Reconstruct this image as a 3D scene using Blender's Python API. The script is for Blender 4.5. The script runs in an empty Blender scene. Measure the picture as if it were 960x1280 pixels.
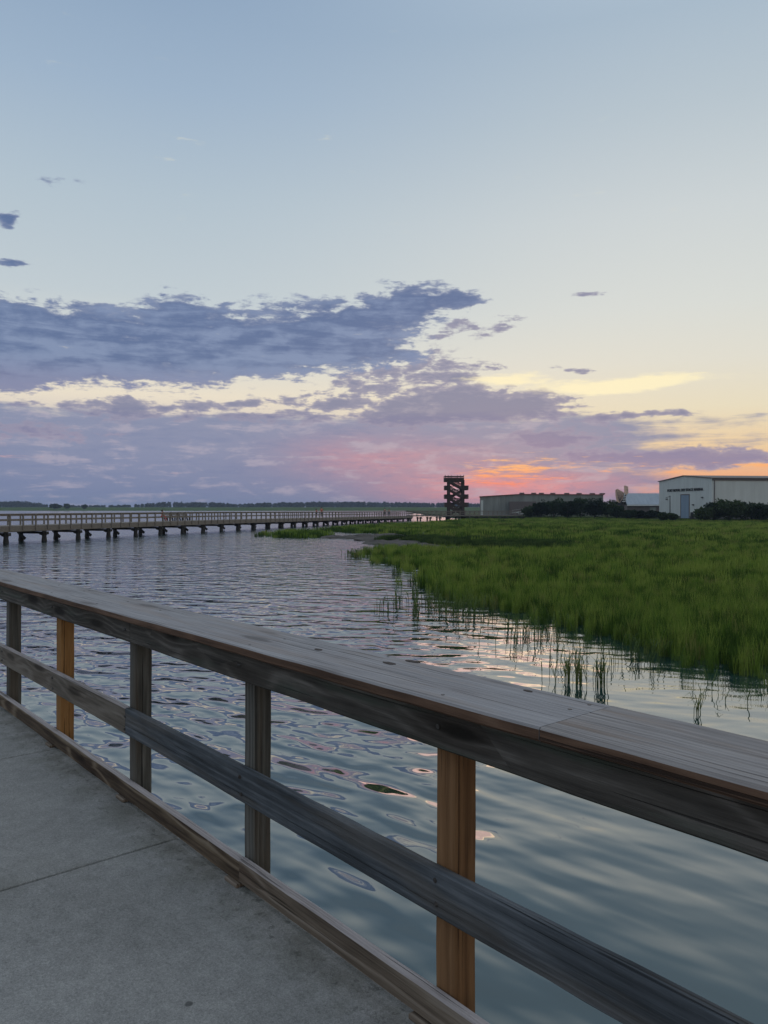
import bpy, bmesh, math, random
import numpy as np
from mathutils import Vector, Matrix
random.seed(7); RNG = np.random.default_rng(11)
S = bpy.context.scene; C = S.collection
F = 960.0; HOR = 635.0; CAMZ = 3.05; DECK = 1.47          # focal length and horizon row in photo pixels; metres above the water

def ground(x, y, z=0.0):
    """photo pixel -> point on the horizontal plane z"""
    Y = (CAMZ - z) * F / (y - HOR)
    return Vector(((x - 480) / F * Y, Y, z))
def at(x, Y, z=0.0): return Vector(((x - 480) / F * Y, Y, z))
def zat(y, Y): return CAMZ + (HOR - y) * Y / F
def lin(r, g, b):
    f = lambda c: (c/255/12.92) if c/255 <= 0.04045 else ((c/255 + .055)/1.055)**2.4
    return (f(r), f(g), f(b), 1.0)

# ------------------------------------------------------------------ node helpers
class V:
    """a socket with arithmetic"""
    def __init__(s, tree, sock): s.t, s.s = tree, sock
    def _m(s, op, *a, clamp=False):
        n = s.t.nodes.new('ShaderNodeMath'); n.operation = op; n.use_clamp = clamp
        for i, v in enumerate((s,) + a):
            if isinstance(v, V): s.t.links.new(v.s, n.inputs[i])
            else: n.inputs[i].default_value = v
        return V(s.t, n.outputs[0])
    def __add__(s, o): return s._m('ADD', o)
    def __radd__(s, o): return s._m('ADD', o)
    def __sub__(s, o): return s._m('SUBTRACT', o)
    def __rsub__(s, o): return (s * -1.0) + o
    def __mul__(s, o): return s._m('MULTIPLY', o)
    def __rmul__(s, o): return s._m('MULTIPLY', o)
    def __truediv__(s, o): return s._m('DIVIDE', o)
    def f(s, op, *a): return s._m(op, *a)
    def clamp(s): return s._m('ADD', 0.0, clamp=True)
def smooth(x, a, b, lo=0.0, hi=1.0):
    n = x.t.nodes.new('ShaderNodeMapRange'); n.interpolation_type = 'SMOOTHSTEP'
    if a > b: a, b, lo, hi = b, a, hi, lo
    n.inputs[1].default_value = a; n.inputs[2].default_value = b; n.inputs[3].default_value = lo; n.inputs[4].default_value = hi
    x.t.links.new(x.s, n.inputs[0]); return V(x.t, n.outputs[0])
def lk(t, v, sock):
    if isinstance(v, V): t.links.new(v.s, sock)
    else: sock.default_value = v
def mix(t, fac, a, b, mode='MIX'):
    n = t.nodes.new('ShaderNodeMix'); n.data_type = 'RGBA'; n.blend_type = mode
    lk(t, fac, n.inputs[0]); lk(t, a, n.inputs[6]); lk(t, b, n.inputs[7]); return V(t, n.outputs[2])
def ramp(t, x, stops):
    n = t.nodes.new('ShaderNodeValToRGB'); cr = n.color_ramp
    while len(cr.elements) < len(stops): cr.elements.new(1.0)
    for e, (p, c) in zip(cr.elements, stops): e.position = p; e.color = c
    t.links.new(x.s, n.inputs[0]); return V(t, n.outputs[0])
def comb(t, x, y, z):
    n = t.nodes.new('ShaderNodeCombineXYZ')
    for i, v in enumerate((x, y, z)): lk(t, v, n.inputs[i])
    return V(t, n.outputs[0])
def sep(t, v):
    n = t.nodes.new('ShaderNodeSeparateXYZ'); t.links.new(v.s, n.inputs[0]); return [V(t, o) for o in n.outputs]
def vm(t, op, a, b=None, c=None):
    n = t.nodes.new('ShaderNodeVectorMath'); n.operation = op
    for i, v in enumerate((a, b, c)):
        if v is not None: lk(t, v, n.inputs[i])
    return V(t, n.outputs['Value'] if op in ('DOT_PRODUCT', 'LENGTH', 'DISTANCE') else n.outputs[0])
def noise(t, vec, scale=1.0, detail=2.0, rough=.5, dist=0.0, dims='3D'):
    n = t.nodes.new('ShaderNodeTexNoise'); n.noise_dimensions = dims
    t.links.new(vec.s, n.inputs['Vector']); n.inputs['Scale'].default_value = scale
    n.inputs['Detail'].default_value = detail; n.inputs['Roughness'].default_value = rough; n.inputs['Distortion'].default_value = dist
    return V(t, n.outputs[0])
def new_mat(name):
    m = bpy.data.materials.new(name); m.use_nodes = True
    t = m.node_tree; b = t.nodes['Principled BSDF']; return m, t, b
def tex(t, kind='Object'):
    return V(t, t.nodes.new('ShaderNodeTexCoord').outputs[kind])
def position(t): return V(t, t.nodes.new('ShaderNodeNewGeometry').outputs['Position'])
def rnd(t): return V(t, t.nodes.new('ShaderNodeObjectInfo').outputs['Random'])
def bump(t, b, h, dist=0.01, strength=1.0):
    n = t.nodes.new('ShaderNodeBump'); n.inputs['Distance'].default_value = dist; n.inputs['Strength'].default_value = strength
    t.links.new(h.s, n.inputs['Height']); t.links.new(n.outputs[0], b.inputs['Normal'])
def setb(b, rough=.7, spec=.3, **k):
    b.inputs['Roughness'].default_value = rough; b.inputs['Specular IOR Level'].default_value = spec

# ------------------------------------------------------------------ materials
def wood(name, dark, mid, light, contrast=1.0, ring=700.0, centre=(.05, -.35), knots=1.0, stain=None, stain_amt=.5, rough=.8, bumpy=1.0, big=.6):
    """weathered board; grain runs along local x"""
    m, t, b = new_mat(name); co = tex(t); r = rnd(t)
    off = comb(t, r*37.0, r*.13, r*.11)
    p = vm(t, 'ADD', co, off); x, y, z = sep(t, p)
    vz = t.nodes.new('ShaderNodeTexVoronoi'); vz.inputs['Scale'].default_value = 1.0
    vv = vm(t, 'MULTIPLY', p, (1.7, 7.5, 7.5)); t.links.new(vv.s, vz.inputs['Vector'])
    kd = V(t, vz.outputs['Distance']); kc = sep(t, V(t, vz.outputs['Color']))[0]
    wob0 = noise(t, vm(t, 'MULTIPLY', p, (9, 40, 40)), 1.0, 2.0)
    has = smooth(kc, .42, .46)
    kn = smooth(kd + (wob0 - .5)*.10, .26, .13) * has * knots
    kz = smooth(kd, .62, .15) * has * knots
    wob = noise(t, vm(t, 'MULTIPLY', p, (1.3, 6, 6)), 1.0, 2.0)
    wob2 = noise(t, vm(t, 'MULTIPLY', p, (5, 30, 30)), 1.0, 2.0)
    dy = y + centre[0] + (wob - .5)*.028; dz = z + centre[1]*.25 + (wob - .5)*.016
    rad = (dy*dy + dz*dz).f('SQRT')
    ph = rad*ring + wob2*2.0 + kz*7.0
    rings = ph.f('SINE')*.5 + .5
    rings = rings*rings
    fine = noise(t, vm(t, 'MULTIPLY', p, (6, 260, 260)), 1.0, 3.0, .6)
    streak = noise(t, vm(t, 'MULTIPLY', p, (1.6, 55, 55)), 1.0, 3.0, .6)
    patch = noise(t, vm(t, 'MULTIPLY', p, (2.2, 9, 9)), 1.0, 4.0, .6)
    val = rings*.26*contrast + fine*.34 + streak*.55 - .07 + (patch - .5)*big + (.12 - .15*contrast)
    col = ramp(t, val.clamp(), [(.18, dark), (.48, mid), (.82, light)])
    crack = smooth(noise(t, vm(t, 'MULTIPLY', p, (1.1, 120, 120)), 1.0, 1.0), .34, .27)
    col = mix(t, crack*.75, col, (dark[0]*.35, dark[1]*.35, dark[2]*.35, 1))
    if stain:
        col = mix(t, smooth(noise(t, vm(t, 'MULTIPLY', p, (1.5, 14, 14)), 1.0, 3.0), .48, .66)*stain_amt, col, stain)
    col = mix(t, kz*.35, col, (dark[0]*1.1, dark[1]*.85, dark[2]*.7, 1))
    col = mix(t, kn*.9, col, (dark[0]*.3, dark[1]*.25, dark[2]*.2, 1))
    t.links.new(col.s, b.inputs['Base Color'])
    h = rings*.4 + fine*.5 + streak*.6 - crack*1.5 - kn*.5
    bump(t, b, h, .0022*bumpy); setb(b, rough, .25); return m
def g(v, w=0.0): return (v*(1+w), v, v*(1-w), 1)

M = {}
M['cap_top'] = wood('weathered_cap', (.12,.115,.118,1), (.25,.24,.247,1), (.36,.35,.355,1), .28, 300, (.1,-.3), .5, (.25,.20,.17,1), .35, big=.35, bumpy=1.2)
M['cap_top_brown'] = wood('weathered_cap_brown', (.105,.095,.092,1), (.235,.218,.215,1), (.345,.325,.32,1), .5, 330, (.02,-.2), .5, (.17,.12,.09,1), .55, big=.5, bumpy=1.5)
M['cap_edge'] = wood('rusty_board_edge', (.040,.024,.017,1), (.125,.072,.047,1), (.20,.125,.085,1), .9, 700, (.0,-.2), .3, big=.6)
M['rail_dark'] = wood('dark_old_rail', (.026,.023,.020,1), (.078,.070,.062,1), (.185,.170,.155,1), .8, 420, (.03,-.3), 1.1, (.045,.065,.05,1), .5, big=.8)
M['rail_brown'] = wood('grey_brown_rail', (.065,.054,.043,1), (.155,.133,.11,1), (.25,.22,.19,1), .8, 420, (.03,-.3), .7, big=.5)
M['rail_blue'] = wood('blue_grey_rail', (.028,.033,.038,1), (.072,.082,.095,1), (.155,.168,.185,1), .45, 300, (.04,-.35), .9, (.10,.085,.07,1), .45, big=1.0)
M['rail_flame'] = wood('flame_grain_rail', (.040,.026,.017,1), (.145,.105,.070,1), (.25,.20,.145,1), 1.7, 190, (.02,-.12), 1.0, big=.5)
M['rail_tan'] = wood('tan_knotty_rail', (.075,.055,.040,1), (.19,.150,.115,1), (.30,.255,.215,1), 1.0, 300, (.03,-.2), 1.3, big=.5)
M['rail_top'] = wood('pinkish_worn_edge', (.15,.13,.125,1), (.32,.285,.28,1), (.44,.40,.40,1), .5, 600, (.0,-.2), .2, big=.3)
M['post_old'] = wood('old_post_wood', (.040,.038,.034,1), (.098,.094,.084,1), (.17,.165,.15,1), .9, 500, (.03,-.2), .5, (.10,.07,.045,1), .4, big=.6)
M['post_new'] = wood('fresh_post_wood', (.075,.036,.016,1), (.19,.098,.044,1), (.28,.155,.076,1), .8, 330, (.03,-.15), .55, big=.45)
M['post_gold'] = wood('golden_post_wood', (.13,.060,.021,1), (.29,.145,.050,1), (.37,.20,.08,1), .7, 330, (.03,-.15), .5, big=.4)
M['far_wood'] = wood('far_weathered_wood', (.10,.085,.075,1), (.205,.18,.155,1), (.30,.27,.235,1), .4, 200, knots=0, big=.8)
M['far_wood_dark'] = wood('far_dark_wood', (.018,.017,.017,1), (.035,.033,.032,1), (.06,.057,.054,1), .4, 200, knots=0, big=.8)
M['tower_wood'] = wood('tower_wood', (.028,.020,.018,1), (.055,.040,.034,1), (.085,.065,.056,1), .4, 200, knots=0, big=.8)

def flat(name, col, rough=.7, spec=.3, var=.25, scale=6.0, coord='Object', stretch=(1,1,1)):
    m, t, b = new_mat(name); p = vm(t, 'MULTIPLY', tex(t, coord), stretch)
    n = noise(t, p, scale, 4.0, .6)
    d = tuple(c*(1-var) for c in col[:3]) + (1,); l = tuple(min(1, c*(1+var)) for c in col[:3]) + (1,)
    c = ramp(t, n, [(.3, d), (.7, l)]); t.links.new(c.s, b.inputs['Base Color'])
    bump(t, b, n, .004); setb(b, rough, spec); return m
M['knot'] = flat('dark_knot', (.045,.035,.03), .8)
M['nail'] = flat('rusty_steel', (.035,.030,.028), .5, .5)
M['shrimp'] = flat('tan_panel', (.62,.43,.33), .6, .3, .3, 3)
M['black'] = flat('dark_metal', (.02,.02,.022), .5)
M['white'] = flat('off_white_paint', (.62,.62,.62), .5)
M['lamp'] = flat('grey_wall_fixture', (.12,.12,.12), .5)
M['skin'] = flat('skin', (.42,.24,.17), .5)
M['hair'] = flat('dark_hair', (.02,.014,.01), .5)
M['red'] = flat('red_cloth', (.42,.035,.035), .8)
M['darkcloth'] = flat('dark_cloth', (.02,.022,.03), .8)
M['greycloth'] = flat('grey_cloth', (.20,.19,.18), .8)
M['jeans'] = flat('blue_jeans', (.05,.07,.13), .8)

def concrete():
    m, t, b = new_mat('brushed_concrete'); p = tex(t); x, y, z = sep(t, p)
    big = noise(t, p, 1.1, 5, .6); med = noise(t, p, 14, 4, .65)
    fine = noise(t, p, 170, 3, .7); speck = noise(t, p, 420, 2, .6)
    grit = noise(t, p, 75, 3, .7)
    val = (big-.5)*.5 + (med-.5)*.5 + (grit-.5)*.7 + (fine-.5)*.9 + (speck-.5)*.5 + .5
    col = ramp(t, val.clamp(), [(.2, (.15,.149,.145,1)), (.5, (.258,.256,.249,1)), (.8, (.39,.385,.37,1))])
    light = smooth(noise(t, p, 90, 2, .6), .66, .72)
    col = mix(t, light*.5, col, (.40,.39,.37,1))
    dk = smooth(noise(t, p, 120, 2, .6), .34, .28)
    col = mix(t, dk*.6, col, (.06,.06,.058,1))
    # grime that has collected in a strip along the kick rail, with ragged patches of algae
    strip = smooth(y, -1.30, -1.56)
    gr = smooth(noise(t, p, 5, 5, .65), .40, .62)*strip
    col = mix(t, gr*.4, col, (.085,.085,.06,1))
    blot = smooth(noise(t, p, 24, 4, .7), .54, .66)*strip
    col = mix(t, blot*.5, col, (.035,.037,.03,1))
    col = mix(t, smooth(noise(t, p, .8, 5, .6), .55, .72)*.35, col, (.13,.125,.10,1))
    # small dropped stains
    vz = t.nodes.new('ShaderNodeTexVoronoi'); vz.inputs['Scale'].default_value = 1.9; t.links.new(p.s, vz.inputs['Vector'])
    sp = smooth(V(t, vz.outputs['Distance']) + (med-.5)*.02, .030, .018)
    col = mix(t, sp*.7, col, (.04,.04,.04,1))
    t.links.new(col.s, b.inputs['Base Color'])
    bump(t, b, fine*.7 + grit*.8 + speck*.5 + med*.4 - dk*.5, .006); setb(b, .85, .25); return m
M['concrete'] = concrete()
M['joint'] = flat('joint_filler', (.03,.03,.03), .9)

def water_mat():
    m, t, b = new_mat('tidal_water'); p = position(t)
    rot = t.nodes.new('ShaderNodeVectorRotate'); rot.rotation_type = 'Z_AXIS'; rot.inputs['Angle'].default_value = math.radians(14)
    t.links.new(p.s, rot.inputs['Vector']); q = V(t, rot.outputs[0])
    w1 = noise(t, vm(t, 'MULTIPLY', q, (.62, 1.05, 1)), 1.0, 0.0, .4, .25)
    w2 = noise(t, vm(t, 'MULTIPLY', q, (1.5, 2.1, 1)), 1.0, 0.0, .4, .3)
    w3 = noise(t, vm(t, 'MULTIPLY', q, (3.6, 5.2, 1)), 1.0, 0.0, .5, .2)
    rot2 = t.nodes.new('ShaderNodeVectorRotate'); rot2.rotation_type = 'Z_AXIS'; rot2.inputs['Angle'].default_value = math.radians(44)
    t.links.new(p.s, rot2.inputs['Vector']); q2 = V(t, rot2.outputs[0])
    w4 = noise(t, vm(t, 'MULTIPLY', q2, (.75, 2.7, 1)), 1.0, 0.0, .4, .2)      # swell thrown back by the walkway, crests along it
    w5 = noise(t, vm(t, 'MULTIPLY', q2, (1.9, 5.2, 1)), 1.0, 0.0, .4, .2)
    wind = smooth(noise(t, p, .045, 3, .5), .38, .62, .65, 1.2)      # gusts ruffle some of it more
    x, y, z = sep(t, p)
    dist = (x*x + y*y).f('SQRT')
    calm = smooth(y + x*.8, 3.0, 10.0, .55, 1.0) * smooth(x - y*.10, -2.0, 2.2, 1.2, .34)                     # sheltered water beside the walkway
    near = smooth(y + x*.9, 15.0, 5.5)
    far_ = smooth(dist, 9.0, 22.0)
    w6 = noise(t, vm(t, 'MULTIPLY', q, (6.5, 10.0, 1)), 1.0, 0.0, .5, .2)
    swell = (w4*.112 + w5*.045 + w3*.004)*near
    big = w1*.050*(1.0 - far_*.55) + w2*.062*wind
    h = swell + big*calm + (w3*.0105*smooth(dist, 3.0, 12.0, .2, 1.5) + w6*.0034*smooth(dist, 7.0, 16.0, 0.0, 1.3))*wind*(calm*.5 + .5)
    n = t.nodes.new('ShaderNodeBump'); n.inputs['Distance'].default_value = dist; n.inputs['Strength'].default_value = strength
    t.links.new(h.s, n.inputs['Height']); t.links.new(n.outputs[0], b.inputs['Normal'])
def setb(b, rough=.7, spec=.3, **k):
    b.inputs['Roughness'].default_value = rough; b.inputs['Specular IOR Level'].default_value = spec

# ------------------------------------------------------------------ materials
def wood(name, dark, mid, light, contrast=1.0, ring=700.0, centre=(.05, -.35), knots=1.0, stain=None, stain_amt=.5, rough=.8, bumpy=1.0, big=.6):
    """weathered board; grain runs along local x"""
    m, t, b = new_mat(name); co = tex(t); r = rnd(t)
    off = comb(t, r*37.0, r*.13, r*.11)
    p = vm(t, 'ADD', co, off); x, y, z = sep(t, p)
    vz = t.nodes.new('ShaderNodeTexVoronoi'); vz.inputs['Scale'].default_value = 1.0
    vv = vm(t, 'MULTIPLY', p, (1.7, 7.5, 7.5)); t.links.new(vv.s, vz.inputs['Vector'])
    kd = V(t, vz.outputs['Distance']); kc = sep(t, V(t, vz.outputs['Color']))[0]
    wob0 = noise(t, vm(t, 'MULTIPLY', p, (9, 40, 40)), 1.0, 2.0)
    has = smooth(kc, .42, .46)
    kn = smooth(kd + (wob0 - .5)*.10, .26, .13) * has * knots
    kz = smooth(kd, .62, .15) * has * knots
    wob = noise(t, vm(t, 'MULTIPLY', p, (1.3, 6, 6)), 1.0, 2.0)
    wob2 = noise(t, vm(t, 'MULTIPLY', p, (5, 30, 30)), 1.0, 2.0)
    dy = y + centre[0] + (wob - .5)*.028; dz = z + centre[1]*.25 + (wob - .5)*.016
    rad = (dy*dy + dz*dz).f('SQRT')
    ph = rad*ring + wob2*2.0 + kz*7.0
    rings = ph.f('SINE')*.5 + .5
    rings = rings*rings
    fine = noise(t, vm(t, 'MULTIPLY', p, (6, 260, 260)), 1.0, 3.0, .6)
    streak = noise(t, vm(t, 'MULTIPLY', p, (1.6, 55, 55)), 1.0, 3.0, .6)
    patch = noise(t, vm(t, 'MULTIPLY', p, (2.2, 9, 9)), 1.0, 4.0, .6)
    val = rings*.26*contrast + fine*.34 + streak*.55 - .07 + (patch - .5)*big + (.12 - .15*contrast)
    col = ramp(t, val.clamp(), [(.18, dark), (.48, mid), (.82, light)])
    crack = smooth(noise(t, vm(t, 'MULTIPLY', p, (1.1, 120, 120)), 1.0, 1.0), .34, .27)
    col = mix(t, crack*.75, col, (dark[0]*.35, dark[1]*.35, dark[2]*.35, 1))
    if stain:
        col = mix(t, smooth(noise(t, vm(t, 'MULTIPLY', p, (1.5, 14, 14)), 1.0, 3.0), .48, .66)*stain_amt, col, stain)
    col = mix(t, kz*.35, col, (dark[0]*1.1, dark[1]*.85, dark[2]*.7, 1))
    col = mix(t, kn*.9, col, (dark[0]*.3, dark[1]*.25, dark[2]*.2, 1))
    t.links.new(col.s, b.inputs['Base Color'])
    h = rings*.4 + fine*.5 + streak*.6 - crack*1.5 - kn*.5
    bump(t, b, h, .0022*bumpy); setb(b, rough, .25); return m
def g(v, w=0.0): return (v*(1+w), v, v*(1-w), 1)

M = {}
M['cap_top'] = wood('weathered_cap', (.12,.115,.118,1), (.25,.24,.247,1), (.36,.35,.355,1), .28, 300, (.1,-.3), .5, (.25,.20,.17,1), .35, big=.35, bumpy=1.2)
M['cap_top_brown'] = wood('weathered_cap_brown', (.105,.095,.092,1), (.235,.218,.215,1), (.345,.325,.32,1), .5, 330, (.02,-.2), .5, (.17,.12,.09,1), .55, big=.5, bumpy=1.5)
M['cap_edge'] = wood('rusty_board_edge', (.040,.024,.017,1), (.125,.072,.047,1), (.20,.125,.085,1), .9, 700, (.0,-.2), .3, big=.6)
M['rail_dark'] = wood('dark_old_rail', (.026,.023,.020,1), (.078,.070,.062,1), (.185,.170,.155,1), .8, 420, (.03,-.3), 1.1, (.045,.065,.05,1), .5, big=.8)
M['rail_brown'] = wood('grey_brown_rail', (.065,.054,.043,1), (.155,.133,.11,1), (.25,.22,.19,1), .8, 420, (.03,-.3), .7, big=.5)
M['rail_blue'] = wood('blue_grey_rail', (.028,.033,.038,1), (.072,.082,.095,1), (.155,.168,.185,1), .45, 300, (.04,-.35), .9, (.10,.085,.07,1), .45, big=1.0)
M['rail_flame'] = wood('flame_grain_rail', (.040,.026,.017,1), (.145,.105,.070,1), (.25,.20,.145,1), 1.7, 190, (.02,-.12), 1.0, big=.5)
M['rail_tan'] = wood('tan_knotty_rail', (.075,.055,.040,1), (.19,.150,.115,1), (.30,.255,.215,1), 1.0, 300, (.03,-.2), 1.3, big=.5)
M['rail_top'] = wood('pinkish_worn_edge', (.15,.13,.125,1), (.32,.285,.28,1), (.44,.40,.40,1), .5, 600, (.0,-.2), .2, big=.3)
M['post_old'] = wood('old_post_wood', (.040,.038,.034,1), (.098,.094,.084,1), (.17,.165,.15,1), .9, 500, (.03,-.2), .5, (.10,.07,.045,1), .4, big=.6)
M['post_new'] = wood('fresh_post_wood', (.075,.036,.016,1), (.19,.098,.044,1), (.28,.155,.076,1), .8, 330, (.03,-.15), .55, big=.45)
M['post_gold'] = wood('golden_post_wood', (.13,.060,.021,1), (.29,.145,.050,1), (.37,.20,.08,1), .7, 330, (.03,-.15), .5, big=.4)
M['far_wood'] = wood('far_weathered_wood', (.10,.085,.075,1), (.205,.18,.155,1), (.30,.27,.235,1), .4, 200, knots=0, big=.8)
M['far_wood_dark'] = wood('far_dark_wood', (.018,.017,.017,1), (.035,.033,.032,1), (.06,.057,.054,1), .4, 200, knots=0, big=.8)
M['tower_wood'] = wood('tower_wood', (.028,.020,.018,1), (.055,.040,.034,1), (.085,.065,.056,1), .4, 200, knots=0, big=.8)

def flat(name, col, rough=.7, spec=.3, var=.25, scale=6.0, coord='Object', stretch=(1,1,1)):
    m, t, b = new_mat(name); p = vm(t, 'MULTIPLY', tex(t, coord), stretch)
    n = noise(t, p, scale, 4.0, .6)
    d = tuple(c*(1-var) for c in col[:3]) + (1,); l = tuple(min(1, c*(1+var)) for c in col[:3]) + (1,)
    c = ramp(t, n, [(.3, d), (.7, l)]); t.links.new(c.s, b.inputs['Base Color'])
    bump(t, b, n, .004); setb(b, rough, spec); return m
M['knot'] = flat('dark_knot', (.045,.035,.03), .8)
M['nail'] = flat('rusty_steel', (.035,.030,.028), .5, .5)
M['shrimp'] = flat('tan_panel', (.62,.43,.33), .6, .3, .3, 3)
M['black'] = flat('dark_metal', (.02,.02,.022), .5)
M['white'] = flat('off_white_paint', (.62,.62,.62), .5)
M['lamp'] = flat('grey_wall_fixture', (.12,.12,.12), .5)
M['skin'] = flat('skin', (.42,.24,.17), .5)
M['hair'] = flat('dark_hair', (.02,.014,.01), .5)
M['red'] = flat('red_cloth', (.42,.035,.035), .8)
M['darkcloth'] = flat('dark_cloth', (.02,.022,.03), .8)
M['greycloth'] = flat('grey_cloth', (.20,.19,.18), .8)
M['jeans'] = flat('blue_jeans', (.05,.07,.13), .8)

def concrete():
    m, t, b = new_mat('brushed_concrete'); p = tex(t); x, y, z = sep(t, p)
    big = noise(t, p, 1.1, 5, .6); med = noise(t, p, 14, 4, .65)
    fine = noise(t, p, 170, 3, .7); speck = noise(t, p, 420, 2, .6)
    grit = noise(t, p, 75, 3, .7)
    val = (big-.5)*.5 + (med-.5)*.5 + (grit-.5)*.7 + (fine-.5)*.9 + (speck-.5)*.5 + .5
    col = ramp(t, val.clamp(), [(.2, (.15,.149,.145,1)), (.5, (.258,.256,.249,1)), (.8, (.39,.385,.37,1))])
    light = smooth(noise(t, p, 90, 2, .6), .66, .72)
    col = mix(t, light*.5, col, (.40,.39,.37,1))
    dk = smooth(noise(t, p, 120, 2, .6), .34, .28)
    col = mix(t, dk*.6, col, (.06,.06,.058,1))
    # grime that has collected in a strip along the kick rail, with ragged patches of algae
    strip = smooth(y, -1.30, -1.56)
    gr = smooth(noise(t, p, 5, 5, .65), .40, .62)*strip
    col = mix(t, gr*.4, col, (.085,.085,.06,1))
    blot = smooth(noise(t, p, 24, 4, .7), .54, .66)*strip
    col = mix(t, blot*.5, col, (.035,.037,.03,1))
    col = mix(t, smooth(noise(t, p, .8, 5, .6), .55, .72)*.35, col, (.13,.125,.10,1))
    # small dropped stains
    vz = t.nodes.new('ShaderNodeTexVoronoi'); vz.inputs['Scale'].default_value = 1.9; t.links.new(p.s, vz.inputs['Vector'])
    sp = smooth(V(t, vz.outputs['Distance']) + (med-.5)*.02, .030, .018)
    col = mix(t, sp*.7, col, (.04,.04,.04,1))
    t.links.new(col.s, b.inputs['Base Color'])
    bump(t, b, fine*.7 + grit*.8 + speck*.5 + med*.4 - dk*.5, .006); setb(b, .85, .25); return m
M['concrete'] = concrete()
M['joint'] = flat('joint_filler', (.03,.03,.03), .9)

def water_mat():
    m, t, b = new_mat('tidal_water'); p = position(t)
    rot = t.nodes.new('ShaderNodeVectorRotate'); rot.rotation_type = 'Z_AXIS'; rot.inputs['Angle'].default_value = math.radians(14)
    t.links.new(p.s, rot.inputs['Vector']); q = V(t, rot.outputs[0])
    w1 = noise(t, vm(t, 'MULTIPLY', q, (.62, 1.05, 1)), 1.0, 0.0, .4, .25)
    w2 = noise(t, vm(t, 'MULTIPLY', q, (1.5, 2.1, 1)), 1.0, 0.0, .4, .3)
    w3 = noise(t, vm(t, 'MULTIPLY', q, (3.6, 5.2, 1)), 1.0, 0.0, .5, .2)
    rot2 = t.nodes.new('ShaderNodeVectorRotate'); rot2.rotation_type = 'Z_AXIS'; rot2.inputs['Angle'].default_value = math.radians(44)
    t.links.new(p.s, rot2.inputs['Vector']); q2 = V(t, rot2.outputs[0])
    w4 = noise(t, vm(t, 'MULTIPLY', q2, (.75, 2.7, 1)), 1.0, 0.0, .4, .2)      # swell thrown back by the walkway, crests along it
    w5 = noise(t, vm(t, 'MULTIPLY', q2, (1.9, 5.2, 1)), 1.0, 0.0, .4, .2)
    wind = smooth(noise(t, p, .045, 3, .5), .38, .62, .65, 1.2)      # gusts ruffle some of it more
    x, y, z = sep(t, p)
    dist = (x*x + y*y).f('SQRT')
    calm = smooth(y + x*.8, 3.0, 10.0, .55, 1.0) * smooth(x - y*.10, -2.0, 2.2, 1.2, .34)                     # sheltered water beside the walkway
    near = smooth(y + x*.9, 15.0, 5.5)
    h = ((w4*.080 + w5*.026)*near + w1*.060 + w2*.066*wind + w3*.0085*wind*smooth(dist, 2.0, 12.0, .15, 1.6))*calm
    n = t.nodes.new('ShaderNodeBump'); n.inputs['Distance'].default_value = 1.0; n.inputs['Strength'].default_value = 1.0
    t.links.new(h.s, n.inputs['Height']); t.links.new(n.outputs[0], b.inputs['Normal'])
    murk = noise(t, p, .25, 3, .5)
    col = ramp(t, murk, [(.3, (.008,.034,.038,1)), (.7, (.014,.046,.050,1))]); t.links.new(col.s, b.inputs['Base Color'])
    open_ = smooth(y - x*.25, 14.0, 90.0, .03, .11)
    b.inputs['Roughness'].default_value = .6; b.inputs['Specular IOR Level'].default_value = 0.0
    gl = t.nodes.new('ShaderNodeBsdfGlossy'); t.links.new(open_.s, gl.inputs['Roughness']); t.links.new(n.outputs[0], gl.inputs['Normal'])
    lw = t.nodes.new('ShaderNodeLayerWeight'); lw.inputs['Blend'].default_value = .5; t.links.new(n.outputs[0], lw.inputs['Normal'])
    fac = V(t, lw.outputs['Facing']).f('POWER', 2.4)*.96 + .022
    ms = t.nodes.new('ShaderNodeMixShader'); t.links.new(fac.s, ms.inputs[0]); t.links.new(b.outputs[0], ms.inputs[1]); t.links.new(gl.outputs[0], ms.inputs[2])
    t.links.new(ms.outputs[0], t.nodes['Material Output'].inputs['Surface']); return m
M['water'] = water_mat()

def grass_mat(name, dark, mid, light, patch=.03, dead=0.0):
    m, t, b = new_mat(name); r = rnd(t); p = position(t)
    pn = noise(t, p, patch, 4, .6); pn2 = noise(t, vm(t, 'MULTIPLY', p, (.5, 1.2, .01)), .35, 3, .6)
    v = (pn - .5)*1.5 + (pn2 - .5)*1.3 + (r - .5)*1.15 + .5
    c = ramp(t, v.clamp(), [(.12, dark), (.5, mid), (.9, light)])
    if dead: c = mix(t, smooth(r, .93, .95)*dead, c, (.19,.15,.07,1))
    t.links.new(c.s, b.inputs['Base Color']); setb(b, .75, .12)
    tr = t.nodes.new('ShaderNodeBsdfTranslucent'); t.links.new(c.s, tr.inputs['Color'])
    ms = t.nodes.new('ShaderNodeMixShader'); ms.inputs[0].default_value = .35
    out = t.nodes['Material Output']
    t.links.new(b.outputs[0], ms.inputs[1]); t.links.new(tr.outputs[0], ms.inputs[2]); t.links.new(ms.outputs[0], out.inputs['Surface'])
    return m
M['grass'] = grass_mat('cordgrass', (.040,.080,.014,1), (.130,.218,.032,1), (.25,.31,.062,1), dead=.55)
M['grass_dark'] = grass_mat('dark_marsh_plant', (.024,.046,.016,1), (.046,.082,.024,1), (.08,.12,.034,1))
M['reed'] = grass_mat('reed_stem', (.06,.10,.03,1), (.10,.15,.045,1), (.16,.19,.065,1))
M['leaf'] = grass_mat('bush_leaf', (.012,.024,.012,1), (.022,.042,.018,1), (.042,.066,.026,1), .3)
M['leaf_far'] = grass_mat('far_wood_leaf', (.010,.018,.014,1), (.016,.026,.02,1), (.024,.036,.024,1), .02)
M['bark'] = flat('bark', (.05,.04,.03), .9)
M['mud'] = flat('marsh_mud', (.055,.046,.040), .75, .2, .6, .9, 'Object')
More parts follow.
